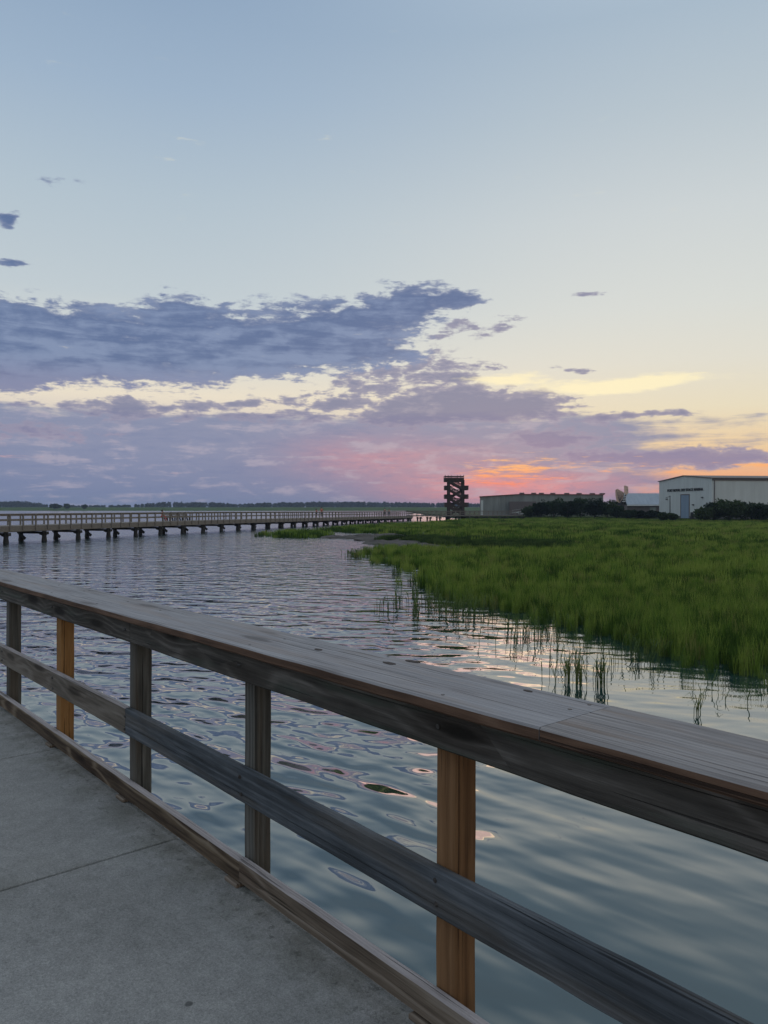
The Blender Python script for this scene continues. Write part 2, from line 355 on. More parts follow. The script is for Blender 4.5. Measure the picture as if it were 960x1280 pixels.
M['turf'] = flat('far_marsh_turf', (.050,.085,.022), .95, .05, .35, .02, 'Object', (1,3,1))
M['land'] = flat('shore_ground', (.050,.065,.030), .95, .1, .4, .06)
M['bed'] = flat('river_bed', (.05,.045,.04), .9, .1)

def ribbed(name, col, rough=.5, freq=8.0, var=.12):
    m, t, b = new_mat(name); p = tex(t); x, y, z = sep(t, p)
    n = noise(t, vm(t, 'MULTIPLY', p, (.6,.6,.12)), 1.0, 4, .6)
    st = noise(t, vm(t, 'MULTIPLY', p, (2.5,2.5,.1)), 1.0, 3, .6)
    c = ramp(t, n*.6 + st*.4, [(.3, tuple(v*(1-var) for v in col)+(1,)), (.7, tuple(v*(1+var) for v in col)+(1,))])
    t.links.new(c.s, b.inputs['Base Color'])
    rib = ((x*freq).f('SINE'))*.5
    bump(t, b, rib, .03); setb(b, rough, .3); return m
M['siding'] = ribbed('pale_metal_siding', (.50,.53,.52))
M['siding_old'] = ribbed('old_grey_siding', (.20,.21,.20), .7, 5.0, .3)
M['door_blue'] = ribbed('blue_grey_door', (.20,.27,.36), .5, 3.0)
M['roof_metal'] = ribbed('pale_blue_metal_roof', (.25,.29,.34), .45, 5.0)
M['trim'] = flat('dark_roof_trim', (.12,.10,.10), .6)
M['trim_red'] = flat('reddish_roof_trim', (.20,.075,.065), .6)
M['letter'] = flat('black_lettering', (.015,.016,.018), .5)

# ------------------------------------------------------------------ mesh helpers
class MB:
    def __init__(s): s.v, s.f, s.m = [], [], []
    def add(s, vs, fs, mi=0):
        o = len(s.v); s.v += [tuple(p) for p in vs]; s.f += [tuple(i+o for i in q) for q in fs]; s.m += [mi]*len(fs); return s
    def hexa(s, c, mi=0):   # 8 corners: bottom 4 ccw, top 4 ccw
        return s.add(c, [(3,2,1,0),(4,5,6,7),(0,1,5,4),(1,2,6,5),(2,3,7,6),(3,0,4,7)], mi)
    def box(s, lo, hi, mi=0):
        (a,b,c),(d,e,f) = lo, hi
        return s.hexa([(a,b,c),(d,b,c),(d,e,c),(a,e,c),(a,b,f),(d,b,f),(d,e,f),(a,e,f)], mi)
    def beam(s, p0, p1, w, h, mi=0, up=(0,0,1)):
        p0, p1 = Vector(p0), Vector(p1); d = (p1-p0).normalized(); up = Vector(up)
        if abs(d.dot(up)) > .98: up = Vector((0,1,0)) if abs(d.y) < .9 else Vector((1,0,0))
        r = d.cross(up).normalized()*(w/2); u = r.cross(d).normalized()*(h/2)
        return s.hexa([p0-r-u,p0+r-u,p1+r-u,p1-r-u,p0-r+u,p0+r+u,p1+r+u,p1-r+u], mi)
    def tube(s, p0, p1, r0, r1, n=8, mi=0):
        p0, p1 = Vector(p0), Vector(p1); d = (p1-p0).normalized(); a = Vector((1,0,0)) if abs(d.x) < .8 else Vector((0,1,0))
        u = d.cross(a).normalized(); w = d.cross(u)
        vs = [p + (u*math.cos(k*2*math.pi/n) + w*math.sin(k*2*math.pi/n))*r for p, r in ((p0,r0),(p1,r1)) for k in range(n)]
        fs = [(k,(k+1)%n,n+(k+1)%n,n+k) for k in range(n)] + [tuple(range(n-1,-1,-1)), tuple(range(n,2*n))]
        return s.add(vs, fs, mi)
    def build(s, name, mats, parent=None, bevel=0, smoothed=False, loc=None):
        me = bpy.data.meshes.new(name); me.from_pydata(s.v, [], s.f)
        for m in (mats if isinstance(mats, (list, tuple)) else [mats]): me.materials.append(m)
        me.polygons.foreach_set('material_index', s.m)
        bm = bmesh.new(); bm.from_mesh(me); bmesh.ops.recalc_face_normals(bm, faces=bm.faces); bm.to_mesh(me); bm.free()
        if smoothed: me.polygons.foreach_set('use_smooth', [True]*len(me.polygons))
        o = bpy.data.objects.new(name, me); C.objects.link(o)
        if parent: o.parent = parent
        if loc is not None: o.location = loc
        if bevel:
            b = o.modifiers.new('bevel', 'BEVEL'); b.width = bevel; b.segments = 2; b.limit_method = 'ANGLE'
        return o
def tag(o, label=None, cat=None, group=None, kind=None):
    for k, v in (('label', label), ('category', cat), ('group', group), ('kind', kind)):
        if v: o[k] = v
    return o
def empty(name, loc=(0,0,0), rz=0.0, parent=None):
    o = bpy.data.objects.new(name, None); C.objects.link(o); o.location = loc; o.rotation_euler.z = rz; o.empty_display_size = .2
    if parent: o.parent = parent
    return o
def dup(o, parent=None):
    c = o.copy(); C.objects.link(c)
    if parent: c.parent = parent
    for ch in o.children: dup(ch, c)
    return c

# ------------------------------------------------------------------ camera
cam = bpy.data.cameras.new('camera'); co_ = bpy.data.objects.new('camera', cam); C.objects.link(co_)
co_.location = (0, 0, CAMZ); co_.rotation_euler = (math.radians(90), 0, 0)
cam.sensor_fit = 'VERTICAL'; cam.sensor_height = 36; cam.sensor_width = 27; cam.lens = 36*F/1280; cam.shift_y = -(640-HOR)/1280
cam.clip_start = .05; cam.clip_end = 20000
S.camera = co_

# ------------------------------------------------------------------ near railing and walkway, built in a frame along the railing
XV = -335.0; Bk = (XV-480)/F; L_ = math.hypot(Bk, 1)
T = Vector((Bk/L_, 1/L_, 0)); Nn = Vector((1/L_, -Bk/L_, 0))        # along the rail (away, left) / out over the water
A = 1.58/.75; DN = A/L_                                             # distance of the rail face from the camera foot
RZ = math.atan2(T.y, T.x)                                           # local x = T, local y = -N
def s_of(x, d=0.0):
    """station along the railing seen at photo column x on the plane d metres behind the rail face"""
    a = (DN+d)*L_; Y = a/((x-480)/F - Bk); return T.x*(x-480)/F*Y + T.y*Y

walk = MB()
SJ = s_of(205, -.02) - .06
edges = [-6.0, SJ-1.75*2, SJ-1.75, SJ, SJ+1.8, SJ+3.6, SJ+5.4, SJ+7.2, SJ+9.0, SJ+14, SJ+20]
for a, b in zip(edges[:-1], edges[1:]):
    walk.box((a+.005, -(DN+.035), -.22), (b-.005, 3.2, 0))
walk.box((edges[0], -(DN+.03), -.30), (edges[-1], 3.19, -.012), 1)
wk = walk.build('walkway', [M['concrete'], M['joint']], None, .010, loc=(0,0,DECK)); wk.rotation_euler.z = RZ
tag(wk, kind='structure')

rail = empty('wooden_railing', (0,0,DECK), RZ)
tag(rail, 'weathered wooden railing with wide grey cap board along the concrete walkway', 'railing')

MT = {}
def board(name, p0, p1, w, h, mats, side_mat=None, parent=rail, seg=.12, warp=.0011, bev=.006, roll=0.0, seed=0):
    """a plank as its own object; local x along its length, z = height axis; mats[0] all round, side_mat on faces of +-y, edge_mat..."""
    rr = random.Random(seed); p0, p1 = Vector(p0), Vector(p1); d = p1-p0; ln = d.length; n = max(2, int(ln/seg))
    b = bev; prof = [(-w/2+b,-h/2),(w/2-b,-h/2),(w/2,-h/2+b),(w/2,h/2-b),(w/2-b,h/2),(-w/2+b,h/2),(-w/2,h/2-b),(-w/2,-h/2+b)]
    mb = MB(); vs = []; k = len(prof)
    oy = oz = 0
    for i in range(n+1):
        oy = oy*.8 + rr.uniform(-warp, warp); oz = oz*.8 + rr.uniform(-warp, warp)
        for (y, z) in prof: vs.append((ln*i/n, y+oy+rr.uniform(-.0006,.0006), z+oz+rr.uniform(-.0006,.0006)))
    fs = [(i*k+j, i*k+(j+1)%k, (i+1)*k+(j+1)%k, (i+1)*k+j) for i in range(n) for j in range(k)]
    ends = [tuple(range(k-1,-1,-1)), tuple(n*k+j for j in range(k))]
    mb.add(vs, fs, 0); o0 = len(mb.f); mb.f += ends; mb.m += [0, 0]
    side_mat = side_mat or {}
    for i in range(n):
        for j, mi in side_mat.items(): mb.m[i*k+j] = mi
    o = mb.build(name, mats, parent, smoothed=False)
    x = d.normalized(); up = Vector((0,0,1))
    if abs(x.z) > .9: up = Vector((0,-1,0))
    y = up.cross(x).normalized(); z = x.cross(y)
    mt = Matrix((x, y, z)).transposed().to_4x4(); mt.translation = p0
    o.matrix_local = mt; MT[o.name] = mt; return o
# profile face indices: 0 bottom, 2 +y side, 4 top, 6 -y side ; local +y of a board laid along T = towards the walkway
yf = -DN                                                            # rail face plane (local y)
TH = .038
# heights (above the walkway) read off the photograph
zc = 1.018                                                          # top of the cap
CW = .335; OV = .032
jc = s_of(713, .1); jr = s_of(162); jm = s_of(156.5); jb = s_of(299)
S0, S1 = -1.9, 9.5
yc = yf + OV - CW/2
capA = board('cap_board', (jc+.002, yc, zc-TH/2), (S1, yc, zc-TH/2), CW, TH, [M['cap_top'], M['cap_edge']], {2:1, 1:1, 0:1}, seed=1)
capB = board('cap_board', (S0, yc-.002, zc-TH/2-.004), (jc-.002, yc, zc-TH/2), CW, TH, [M['cap_top_brown'], M['cap_edge']], {2:1, 1:1, 0:1}, seed=2)
tag(capB, 'browner cap board with raised grain, right of the joint')
zt0, zt1 = .862, zc-TH-.001
tr1 = board('top_rail', (jr+.0015, yf-TH/2, (zt0+zt1)/2+.004), (S1, yf-TH/2, (zt0+zt1)/2), TH, zt1-zt0, [M['rail_dark'], M['rail_dark']], seed=3)
tr2 = board('top_rail', (S0, yf-TH/2, (zt0+zt1)/2-.010), (jr-.0015, yf-TH/2, (zt0+zt1)/2+.004), TH, zt1-zt0, [M['rail_dark']], seed=4)
zm = .430; hm = .142
board('middle_rail', (jm+.002, yf-TH/2, zm+.006), (S1, yf-TH/2, zm-.004), TH, hm, [M['rail_brown'], M['rail_top']], {4:1, 3:1}, seed=5)
o = board('middle_rail', (S0, yf-TH/2, zm-.015), (jm-.002, yf-TH/2, zm+.006), TH, hm, [M['rail_blue'], M['rail_blue']], seed=6)
tag(o, 'blue-grey rail, greyer than the brown one left of the joint')
hb = .098; zb = .018 + hb/2
board('bottom_rail', (jb+.0015, yf-TH/2, zb), (S1, yf-TH/2, zb+.004), TH, hb, [M['rail_flame'], M['rail_top']], {4:1, 3:1}, seed=7)
o = board('bottom_rail', (S0, yf-TH/2, zb), (jb-.0015, yf-TH/2, zb+.004), TH, hb, [M['rail_tan'], M['rail_top']], {4:1, 3:1}, seed=8)
tag(o, 'paler knotty kick rail right of the joint')
PW = .089
post_px = [(17,'post_old'),(81.5,'post_gold'),(175.5,'post_old'),(321.5,'post_old'),(569,'post_new')]
posts = [(s_of(px, TH+PW/2), mk) for px, mk in post_px]
posts += [(posts[0][0]+1.15, 'post_old'), (posts[0][0]+2.3, 'post_old'), (posts[-1][0]-1.15, 'post_old')]
for i, (s_, mk) in enumerate(posts):
    yp = yf-TH-PW/2-.001; w = PW*(1.0 if i != 3 else .93)
    lean = .014 + random.uniform(-.004, .004)
    po = board('post', (s_+lean*.45, yp-.0*lean, -.62), (s_-lean*.5, yp, zc-TH-.001), w, w, [M[mk]], seed=20+i, warp=.0012)
    if mk != 'post_old': tag(po, 'newer orange brown post' if mk == 'post_new' else 'newer golden brown post')
    for zz in (zm+.035, zm-.035, zt1-.05):
        nb = MB().tube((s_+random.uniform(-.012,.012), yf-.004, zz), (s_+random.uniform(-.012,.012), yf+.003, zz), .008, .0075, 8)
        nb.build('nail', M['nail'], rail)
    if i in (1, 2, 3, 4):
        b = MB().box((s_-.05+.06, yf-.05, .0005), (s_+.05+.06, yf+.012, .0175)); b.build('spacer_block', M['rail_tan'], rail, .003)
# nails on the cap, in pairs over the posts and a few between
for cap, (c0, c1) in ((capA, (jc, S1)), (capB, (S0, jc))):
    st = [s_ for s_, _ in posts if c0 < s_ < c1] + [jc + (.05 if cap is capA else -.05)]
    st += [s_+.55 for s_, _ in posts if c0 < s_+.55 < c1]
    for s_ in st:
        for yy in (yc+.11, yc-.06, yc-.13):
            if random.random() < .75:
                x = s_ + random.uniform(-.06,.06); y = yy + random.uniform(-.02,.02)
                nb = MB().tube((x, y, zc-.006), (x, y, zc+.0012), .0065, .006, 8).build('nail', M['nail'], None)
                nb.parent = cap; nb.matrix_parent_inverse = Matrix.Identity(4)
                nb.matrix_local = MT[cap.name].inverted()
# open knot holes / dark knots on the cap
for px, py in ((398, 812), (486, 829), (516, 827), (660, 864), (832, 916)):
    Y = (1.58-zc)*F/(py-HOR); P = Vector(((px-480)/F*Y, Y, 0)); s_ = P.dot(T); y = -P.dot(Nn)
    r = random.uniform(.010, .018); n = 12
    vs = [(s_+math.cos(k*2*math.pi/n)*r*1.9*random.uniform(.8,1.2), y+math.sin(k*2*math.pi/n)*r*.75*random.uniform(.8,1.2), zc+.0016) for k in range(n)]
    mb = MB().add(vs + [(v[0], v[1], zc-.004) for v in vs], [tuple(range(n))] + [(k, n+k, n+(k+1)%n, (k+1)%n) for k in range(n)])
    cap = capA if s_ > jc else capB
    nb = mb.build('knot', M['knot'], cap); nb.matrix_local = MT[cap.name].inverted()

# ------------------------------------------------------------------ water, bed, marsh
R = 3000
tag(MB().add([(-R,-R,0),(R,-R,0),(R,R,0),(-R,R,0)], [(0,1,2,3)]).build('water', M['water']), kind='structure')
tag(MB().add([(-R,-R,-1.5),(R,-R,-1.5),(R,R,-1.5),(-R,R,-1.5)], [(0,1,2,3)]).build('ground', M['bed']), kind='structure')

def rough_edge(pts, step=1.5, amp=.25):
    out = []
    for i, p in enumerate(pts):
        q = pts[(i+1) % len(pts)]; d = (q-p); n = max(1, min(40, int(d.length/max(step, .04*p.y))))
        for k in range(n):
            a = p + d*(k/n); s_ = amp*(.5 + .03*max(a.y, 10)) if 0 < k else 0
            out.append(a + Vector((random.uniform(-s_, s_), random.uniform(-s_, s_), 0)))
    return out
main_px = [(1500,960),(1100,893),(960,850),(900,838),(850,826),(790,810),(757,799),(730,792),(688,778),(630,763),(587,757),(557,750),(545,738),(523,722),(497,708),(472,702),(448,695.5),
           (452,690.5),(500,687.5),(560,690.5),(610,693),(600,689),(520,680),(478,678),(452,676),(436,671.5),(470,667.5),(413,665.5),(405,663.5),(420,661),(470,657.5),(527,655),(552,652.5),(585,650.6)]
spit_px = [(328,672),(345,673),(380,673.5),(412,672),(420,669.5),(400,666.5),(367,664),(340,668)]
main = [ground(*p) for p in main_px] + [Vector((34,192,0)), Vector((44,222,0)), Vector((260,222,0)), Vector((260,40,0))]
spit = [ground(*p) for p in spit_px]
mainE, spitE = rough_edge(main), rough_edge(spit)
def slab(name, outline, z, mat):
    bm = bmesh.new(); top = [bm.verts.new((p.x, p.y, z)) for p in outline]
    f = bm.faces.new(top); bmesh.ops.triangulate(bm, faces=[f])
    cx = sum((p for p in outline), Vector())/len(outline)
    n = len(outline); low = [bm.verts.new((p.x, p.y, -.9)) for p in outline]
    for i in range(n): bm.faces.new((top[i], low[i], low[(i+1)%n], top[(i+1)%n]))
    bmesh.ops.recalc_face_normals(bm, faces=bm.faces)
    me = bpy.data.meshes.new(name); bm.to_mesh(me); bm.free(); me.materials.append(mat)
    o = bpy.data.objects.new(name, me); C.objects.link(o); return tag(o, kind='structure')
slab('marsh_mud', mainE, -.03, M['mud']); slab('mud_spit', spitE, -.03, M['mud'])
def inside(poly, X, Y):
    px = np.array([p.x for p in poly]); py = np.array([p.y for p in poly]); r = np.zeros(len(X), bool); n = len(poly); j = n-1
    for i in range(n):
        c = ((py[i] > Y) != (py[j] > Y)) & (X < (px[j]-px[i])*(Y-py[i])/(py[j]-py[i]+1e-12) + px[i]); r ^= c; j = i
    return r
def pix(X, Y, z=0.0): return 480 + F*X/Y, HOR + F*(CAMZ-z)/Y

def blade_tuft(name, n, h, w, spread, mat, lean=.25, rr=None):
    mb = MB()
    for _ in range(n):
        a = rr.uniform(0, 6.283); r = spread*math.sqrt(rr.random()); x, y = r*math.cos(a), r*math.sin(a)
        hh = h*rr.uniform(.55, 1.1); d = rr.uniform(0, 6.283); ln = rr.uniform(.05, lean)*hh; f = rr.uniform(0, 3.14)
        wx, wy = math.cos(f)*w/2, math.sin(f)*w/2; dx, dy = math.cos(d)*ln, math.sin(d)*ln
        lv = [(0,1),(.4,.9),(.75,.6)]; vs = []
        for (q, k) in lv:
            vs += [(x+dx*q*q-wx*k, y+dy*q*q-wy*k, hh*q), (x+dx*q*q+wx*k, y+dy*q*q+wy*k, hh*q)]
        vs.append((x+dx, y+dy, hh*.98)); mb.add(vs, [(0,1,3,2),(2,3,5,4),(4,5,6)])
    me = bpy.data.meshes.new(name); me.from_pydata(mb.v, [], mb.f); me.materials.append(mat)
    return bpy.data.objects.new(name, me)
def scatter(name, pts, sc, idx, protos, mat):
    """one stuff object: points that carry tufts"""
    me = bpy.data.meshes.new(name); me.from_pydata([tuple(p) for p in pts], [], [])
    n = len(pts)
    for nm, ty, dat in (('rz','FLOAT',RNG.uniform(0,6.283,n)),('sc','FLOAT',sc),('idx','INT',idx)):
        a = me.attributes.new(nm, ty, 'POINT'); a.data.foreach_set('value', np.asarray(dat, np.int32 if ty == 'INT' else np.float32))
    me.materials.append(mat)
    o = bpy.data.objects.new(name, me); C.objects.link(o)
    col = bpy.data.collections.new(name + '_tufts')
    for k, p in enumerate(protos): p.name = f'a{k:02d}_tuft'; col.objects.link(p)
    gn = bpy.data.node_groups.new(name, 'GeometryNodeTree')
    gn.interface.new_socket('Geometry', in_out='INPUT', socket_type='NodeSocketGeometry'); gn.interface.new_socket('Geometry', in_out='OUTPUT', socket_type='NodeSocketGeometry')
    gi = gn.nodes.new('NodeGroupInput'); go = gn.nodes.new('NodeGroupOutput'); ip = gn.nodes.new('GeometryNodeInstanceOnPoints')
    ci = gn.nodes.new('GeometryNodeCollectionInfo'); ci.inputs['Collection'].default_value = col; ci.inputs['Separate Children'].default_value = True; ci.inputs['Reset Children'].default_value = True
    def attr(nm, ty):
        a = gn.nodes.new('GeometryNodeInputNamedAttribute'); a.data_type = ty; a.inputs['Name'].default_value = nm; return a.outputs['Attribute']
    cx = gn.nodes.new('ShaderNodeCombineXYZ'); gn.links.new(attr('rz','FLOAT'), cx.inputs[2])
    gn.links.new(gi.outputs[0], ip.inputs['Points']); gn.links.new(ci.outputs[0], ip.inputs['Instance'])
    ip.inputs['Pick Instance'].default_value = True
    gn.links.new(attr('idx','INT'), ip.inputs['Instance Index']); gn.links.new(cx.outputs[0], ip.inputs['Rotation']); gn.links.new(attr('sc','FLOAT'), ip.inputs['Scale'])
    gn.links.new(ip.outputs[0], go.inputs[0])
    md = o.modifiers.new('tufts', 'NODES'); md.node_group = gn
    return o
rr = random.Random(5)
near_t = [blade_tuft('t', 34, .62, .010, .13, M['grass'], .30, rr) for _ in range(4)]
mid_t = [blade_tuft('t', 44, .62, .020, .28, M['grass'], .30, rr) for _ in range(4)]
far_t = [blade_tuft('t', 60, .66, .055, .75, M['grass'], .25, rr) for _ in range(3)]
dark_t = [blade_tuft('t', 60, .55, .03, .4, M['grass_dark'], .5, rr) for _ in range(3)]
def cloud(n, Y0, Y1, x0=-60, x1=1250):
    Y = np.sqrt(RNG.uniform(Y0*Y0, Y1*Y1, n)); X = (RNG.uniform(x0, x1, n) - 480)/F*Y; return X, Y
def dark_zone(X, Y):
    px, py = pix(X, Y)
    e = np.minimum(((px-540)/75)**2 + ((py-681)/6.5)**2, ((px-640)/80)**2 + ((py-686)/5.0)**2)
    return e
def mudflat(X, Y):
    px, py = pix(X, Y); return ((px-470)/60)**2 + ((py-674)/6)**2
P, SC, IX = [], [], []
for (n, y0, y1, base, k) in ((15000,10,27,0,4),(17000,27,62,4,4),(26000,62,215,8,3)):
    X, Y = cloud(n, y0, y1); ok = inside(mainE, X, Y) | inside(spitE, X, Y)
    X, Y = X[ok], Y[ok]; e = dark_zone(X, Y); mf = mudflat(X, Y)
    keep = (e > 1 + RNG.normal(0,.25,len(e))) & (mf > 1 + RNG.normal(0,.25,len(e))); X, Y = X[keep], Y[keep]
    # sparser, shorter fringe where shore meets water
    m = len(X); off = .5 if base == 0 else 1.2
    fr = np.zeros(m)
    for dx, dy in ((-off,-off),(-off,off),(0,-off*1.3),(-off,0)): fr += ~(inside(mainE, X+dx, Y+dy) | inside(spitE, X+dx, Y+dy))
    keep = RNG.random(m) > fr*.05; X, Y, fr = X[keep], Y[keep], fr[keep]; m = len(X)
    jt = (.28, .55, 1.0)[(0,4,8).index(base)]; X = X + RNG.normal(0,jt,m)*(fr > 0); Y = Y + RNG.normal(0,jt,m)*(fr > 0)
    patch = .5+.5*np.sin(X*.21+np.sin(Y*.13)*2)*np.sin(Y*.17+X*.05)
    P.append(np.stack([X, Y, np.full(m,-.02)], 1)); SC.append(RNG.uniform(.55,1.22,m)*(1-.05*fr)*(.80+.25*patch)); IX.append(base + RNG.integers(0,k,m))
P, SC, IX = np.concatenate(P), np.concatenate(SC), np.concatenate(IX)
o = scatter('marsh_grass', P, SC, IX, near_t+mid_t+far_t, M['grass'])
tag(o, 'bright green cordgrass covering the tidal marsh', 'marsh grass', kind='stuff')
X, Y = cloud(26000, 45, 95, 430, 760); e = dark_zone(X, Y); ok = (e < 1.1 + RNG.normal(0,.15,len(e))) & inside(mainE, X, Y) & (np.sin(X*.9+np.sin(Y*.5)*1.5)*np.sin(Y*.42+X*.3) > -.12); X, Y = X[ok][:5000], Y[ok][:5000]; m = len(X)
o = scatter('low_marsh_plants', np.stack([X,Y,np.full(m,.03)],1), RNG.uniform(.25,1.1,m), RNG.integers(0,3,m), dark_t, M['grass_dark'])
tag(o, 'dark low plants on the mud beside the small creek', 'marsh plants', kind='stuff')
# bare mud lumps and oyster clumps on the flat
for (px, py, w) in ((455,671,2.2),(472,674.5,3.0),(486,670,2.4),(495,675.5,2.6),(417,672.2,1.6),(510,680,3.2),(530,684,3.0),(556,688.5,2.6),(476,679,2.2),(440,672.5,2.0),(585,691,2.2)):
    p = ground(px, py); mb = MB(); n = 14; rings_ = 4; vs = [(p.x, p.y, .30)]
    for k in range(1, rings_+1):
        q = k/rings_
        for j in range(n):
            a = j*2*math.pi/n; rj = w*q*random.uniform(.8,1.2); vs.append((p.x+math.cos(a)*rj, p.y+math.sin(a)*rj*1.6, max(-.1,(1-q)**.8*.33*random.uniform(.6,1.2)) if k < rings_ else -.15))
    fs = [(0,1+j,1+(j+1)%n) for j in range(n)]
    for k in range(rings_-1):
        fs += [(1+k*n+j,1+(k+1)*n+j,1+(k+1)*n+(j+1)%n,1+k*n+(j+1)%n) for j in range(n)]
    mb.add(vs, fs); tag(mb.build('mud_bank', M['mud']), kind='structure')

# reeds standing in the water
def reed_clump(name, stems, label):
    mb = MB(); c = sum((Vector((x,y,0)) for x,y,_ in stems), Vector())/len(stems)
    for x, y, h in stems:
        x -= c.x; y -= c.y
        d = random.uniform(0,6.28); l = random.uniform(.03,.22)*h; r = random.uniform(.0022,.0042)*(1+math.hypot(x+c.x,y+c.y)/19)
        top = Vector((x+math.cos(d)*l, y+math.sin(d)*l, h)); midp = Vector((x+math.cos(d)*l*.3, y+math.sin(d)*l*.3, h*.55))
        mb.tube((x,y,-.25), midp, r, r*.85, 5); mb.tube(midp, top, r*.85, r*.25, 5)
        for _ in range(random.choice((0,1,1,2,3))):
            z = h*random.uniform(.25,.8); a = random.uniform(0,6.28); ll = random.uniform(.10,.28)
            b0 = Vector((x+math.cos(d)*l*.3*z/h, y+math.sin(d)*l*.3*z/h, z)); b1 = b0+Vector((math.cos(a)*ll*.45, math.sin(a)*ll*.45, ll)); b2 = b1+Vector((math.cos(a)*ll*.5, math.sin(a)*ll*.5, ll*random.uniform(-.3,.35)))
            w = Vector((-math.sin(a), math.cos(a), 0))*r*1.2
            mb.add([b0-w,b0+w,b1+w,b1-w,b2], [(0,1,2,3),(3,2,4)])
    o = mb.build(name, M['reed'], None, loc=c); return tag(o, label, 'reeds')
def stems_px(n, cx, cy, sx, sy, h0, h1):
    out = []
    for _ in range(n):
        p = ground(cx+random.gauss(0,sx), max(648, cy+random.gauss(0,sy))); out.append((p.x, p.y, random.uniform(h0,h1)))
    return out
def clumpy(k, n, cx, cy, sx, sy, h0, h1):
    out = []
    for _ in range(k):
        x, y = cx+random.gauss(0,sx), cy+random.gauss(0,sy)
        out += stems_px(n, x, y, 1.8, .8, h0, h1)
    return out
loose = stems_px(80,540,757,24,9,.22,.55) + stems_px(14,478,763,8,3,.2,.4) + stems_px(90,585,766,18,8,.2,.5) + clumpy(7,7,505,752,26,8,.25,.45)
loose += stems_px(60,672,800,28,11,.18,.42) + stems_px(10,905,868,26,9,.12,.3) + stems_px(50,800,822,30,7,.2,.4) + stems_px(26,443,695,6,1.5,.3,.5) + stems_px(30,720,832,26,13,.15,.42) + stems_px(40,690,785,40,5,.2,.36)
o = reed_clump('water_reeds', loose, 'sparse thin reeds standing in the water off the grass bank'); o['kind'] = 'stuff'; o['category'] = 'reeds'
reed_clump('reed_clump', stems_px(16,711,850,3.0,1.6,.20,.46), 'left of three leafy reed clumps just beyond the cap board joint')
reed_clump('reed_clump', stems_px(18,724,854,2.6,1.6,.22,.50), 'middle one of three leafy reed clumps just beyond the cap board joint')
reed_clump('reed_clump', stems_px(26,749,857,3.6,1.8,.18,.48), 'bushiest of three reed clumps, directly above the cap board joint')
reed_clump('reed_clump', clumpy(1,7,872,893,.5,.3,.10,.20), 'small bent sprig showing just above the cap board at the right')

# ------------------------------------------------------------------ far boardwalk
def bw_line(s0, s1): return s0, s1
def X_of(Y): return -33.0 + (Y-66.0)*.335
def far_boardwalk(name, P0, P1, zf, label, bent, per, width=3.0, hi_posts=(58,40), sd=.50, jd=.34):
    """P0 -> P1 is the near edge; the deck lies to its left"""
    root = empty(name, (P0.x, P0.y, 0)); tag(root, label, 'boardwalk', 'wooden boardwalks over the water')
    D = (P1-P0); ln = D.length; d = D.normalized(); lft = Vector((-d.y, d.x, 0))
    pt = lambda s_, w, z: Vector((d.x*s_+lft.x*w, d.y*s_+lft.y*w, z+zf(s_)))
    seg = [ln*i/12 for i in range(13)]
    def strip(name, w, z, bw, bh, mat, parent):
        mb = MB()
        for a, b in zip(seg[:-1], seg[1:]): mb.beam(pt(a,w,z), pt(b+.01,w,z), bw, bh)
        return mb.build(name, mat, parent)
    strip('deck', width/2, -.03, width-.02, .06, M['far_wood'], root)
    strip('stringer', -.03, -sd/2, .06, sd, M['far_wood'], root); strip('stringer', width+.03, -sd/2, .06, sd, M['far_wood'], root)
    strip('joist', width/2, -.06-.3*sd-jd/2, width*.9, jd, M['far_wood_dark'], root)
    nb = int(ln/bent)+1
    pile = None
    for i in range(nb):
        s_ = min(i*bent+.2, ln-.1)
        for w in (.15, width-.15):
            p = pt(s_, w, -.42)
            if pile is None or zf(0) != zf(ln):
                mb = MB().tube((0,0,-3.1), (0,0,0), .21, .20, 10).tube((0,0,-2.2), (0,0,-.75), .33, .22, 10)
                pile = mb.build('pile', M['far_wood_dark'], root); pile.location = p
            else:
                q = pile.copy(); C.objects.link(q); q.location = p
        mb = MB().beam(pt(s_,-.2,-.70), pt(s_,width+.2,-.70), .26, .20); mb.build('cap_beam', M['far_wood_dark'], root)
        zl = .18-zf(s_)
        for pa, pb in ((pt(s_+.2,.1,zl+.35), pt(s_+.2,width*.28,-.75)), (pt(s_-.2,width-.1,zl+.55), pt(s_-.2,width*.72,zl)), (pt(s_+.05,.1,zl+.5), pt(s_+.48,.1,-.72))):
            MB().beam(pa, pb, .1, .26).build('brace', M['far_wood_dark'], root)
    step = bent/per; npst = int(ln/step)+1
    for side, (w, lim) in enumerate(((-.02, hi_posts[0]), (width+.02, hi_posts[1]))):
        mb = MB()
        for a, b in zip(seg[:-1], seg[1:]):
            mb.beam(pt(a,w,1.04), pt(b+.01,w,1.04), .17, .045); mb.beam(pt(a,w,.945), pt(b+.01,w,.945), .04, .13)
            mb.beam(pt(a,w,.50), pt(b+.01,w,.50), .04, .13)
        rl = mb.build('railing', M['far_wood'], root)
        proto = None; rest = MB()
        for k in range(npst):
            s_ = k*step+.4; s_ = min(s_, ln-.05)
            off = .05 if side == 0 else -.05
            if k < lim:
                if proto is None:
                    proto = MB().box((-.06,-.055,-.38), (.06,.055,1.015)).build('railing_post', M['far_wood'], rl); proto.rotation_euler.z = math.atan2(d.y,d.x); q = proto
                else:
                    q = proto.copy(); C.objects.link(q)
                q.location = pt(s_, w-off*1.6, 0)
            else:
                p = pt(s_, w-off*1.6, 0); rest.beam(p+Vector((0,0,-.38)), p+Vector((0,0,1.015)), .12, .11)
        if rest.v: tag(rest.build('railing_post', M['far_wood'], rl), kind='stuff')
    return root, pt
B0 = Vector((X_of(58), 58, 0)); B1 = Vector((X_of(185), 185, 0))
bl = (B1-B0).length
zf1 = lambda s_: 1.47 - .30*max(0, (s_/bl-.35)/.65)
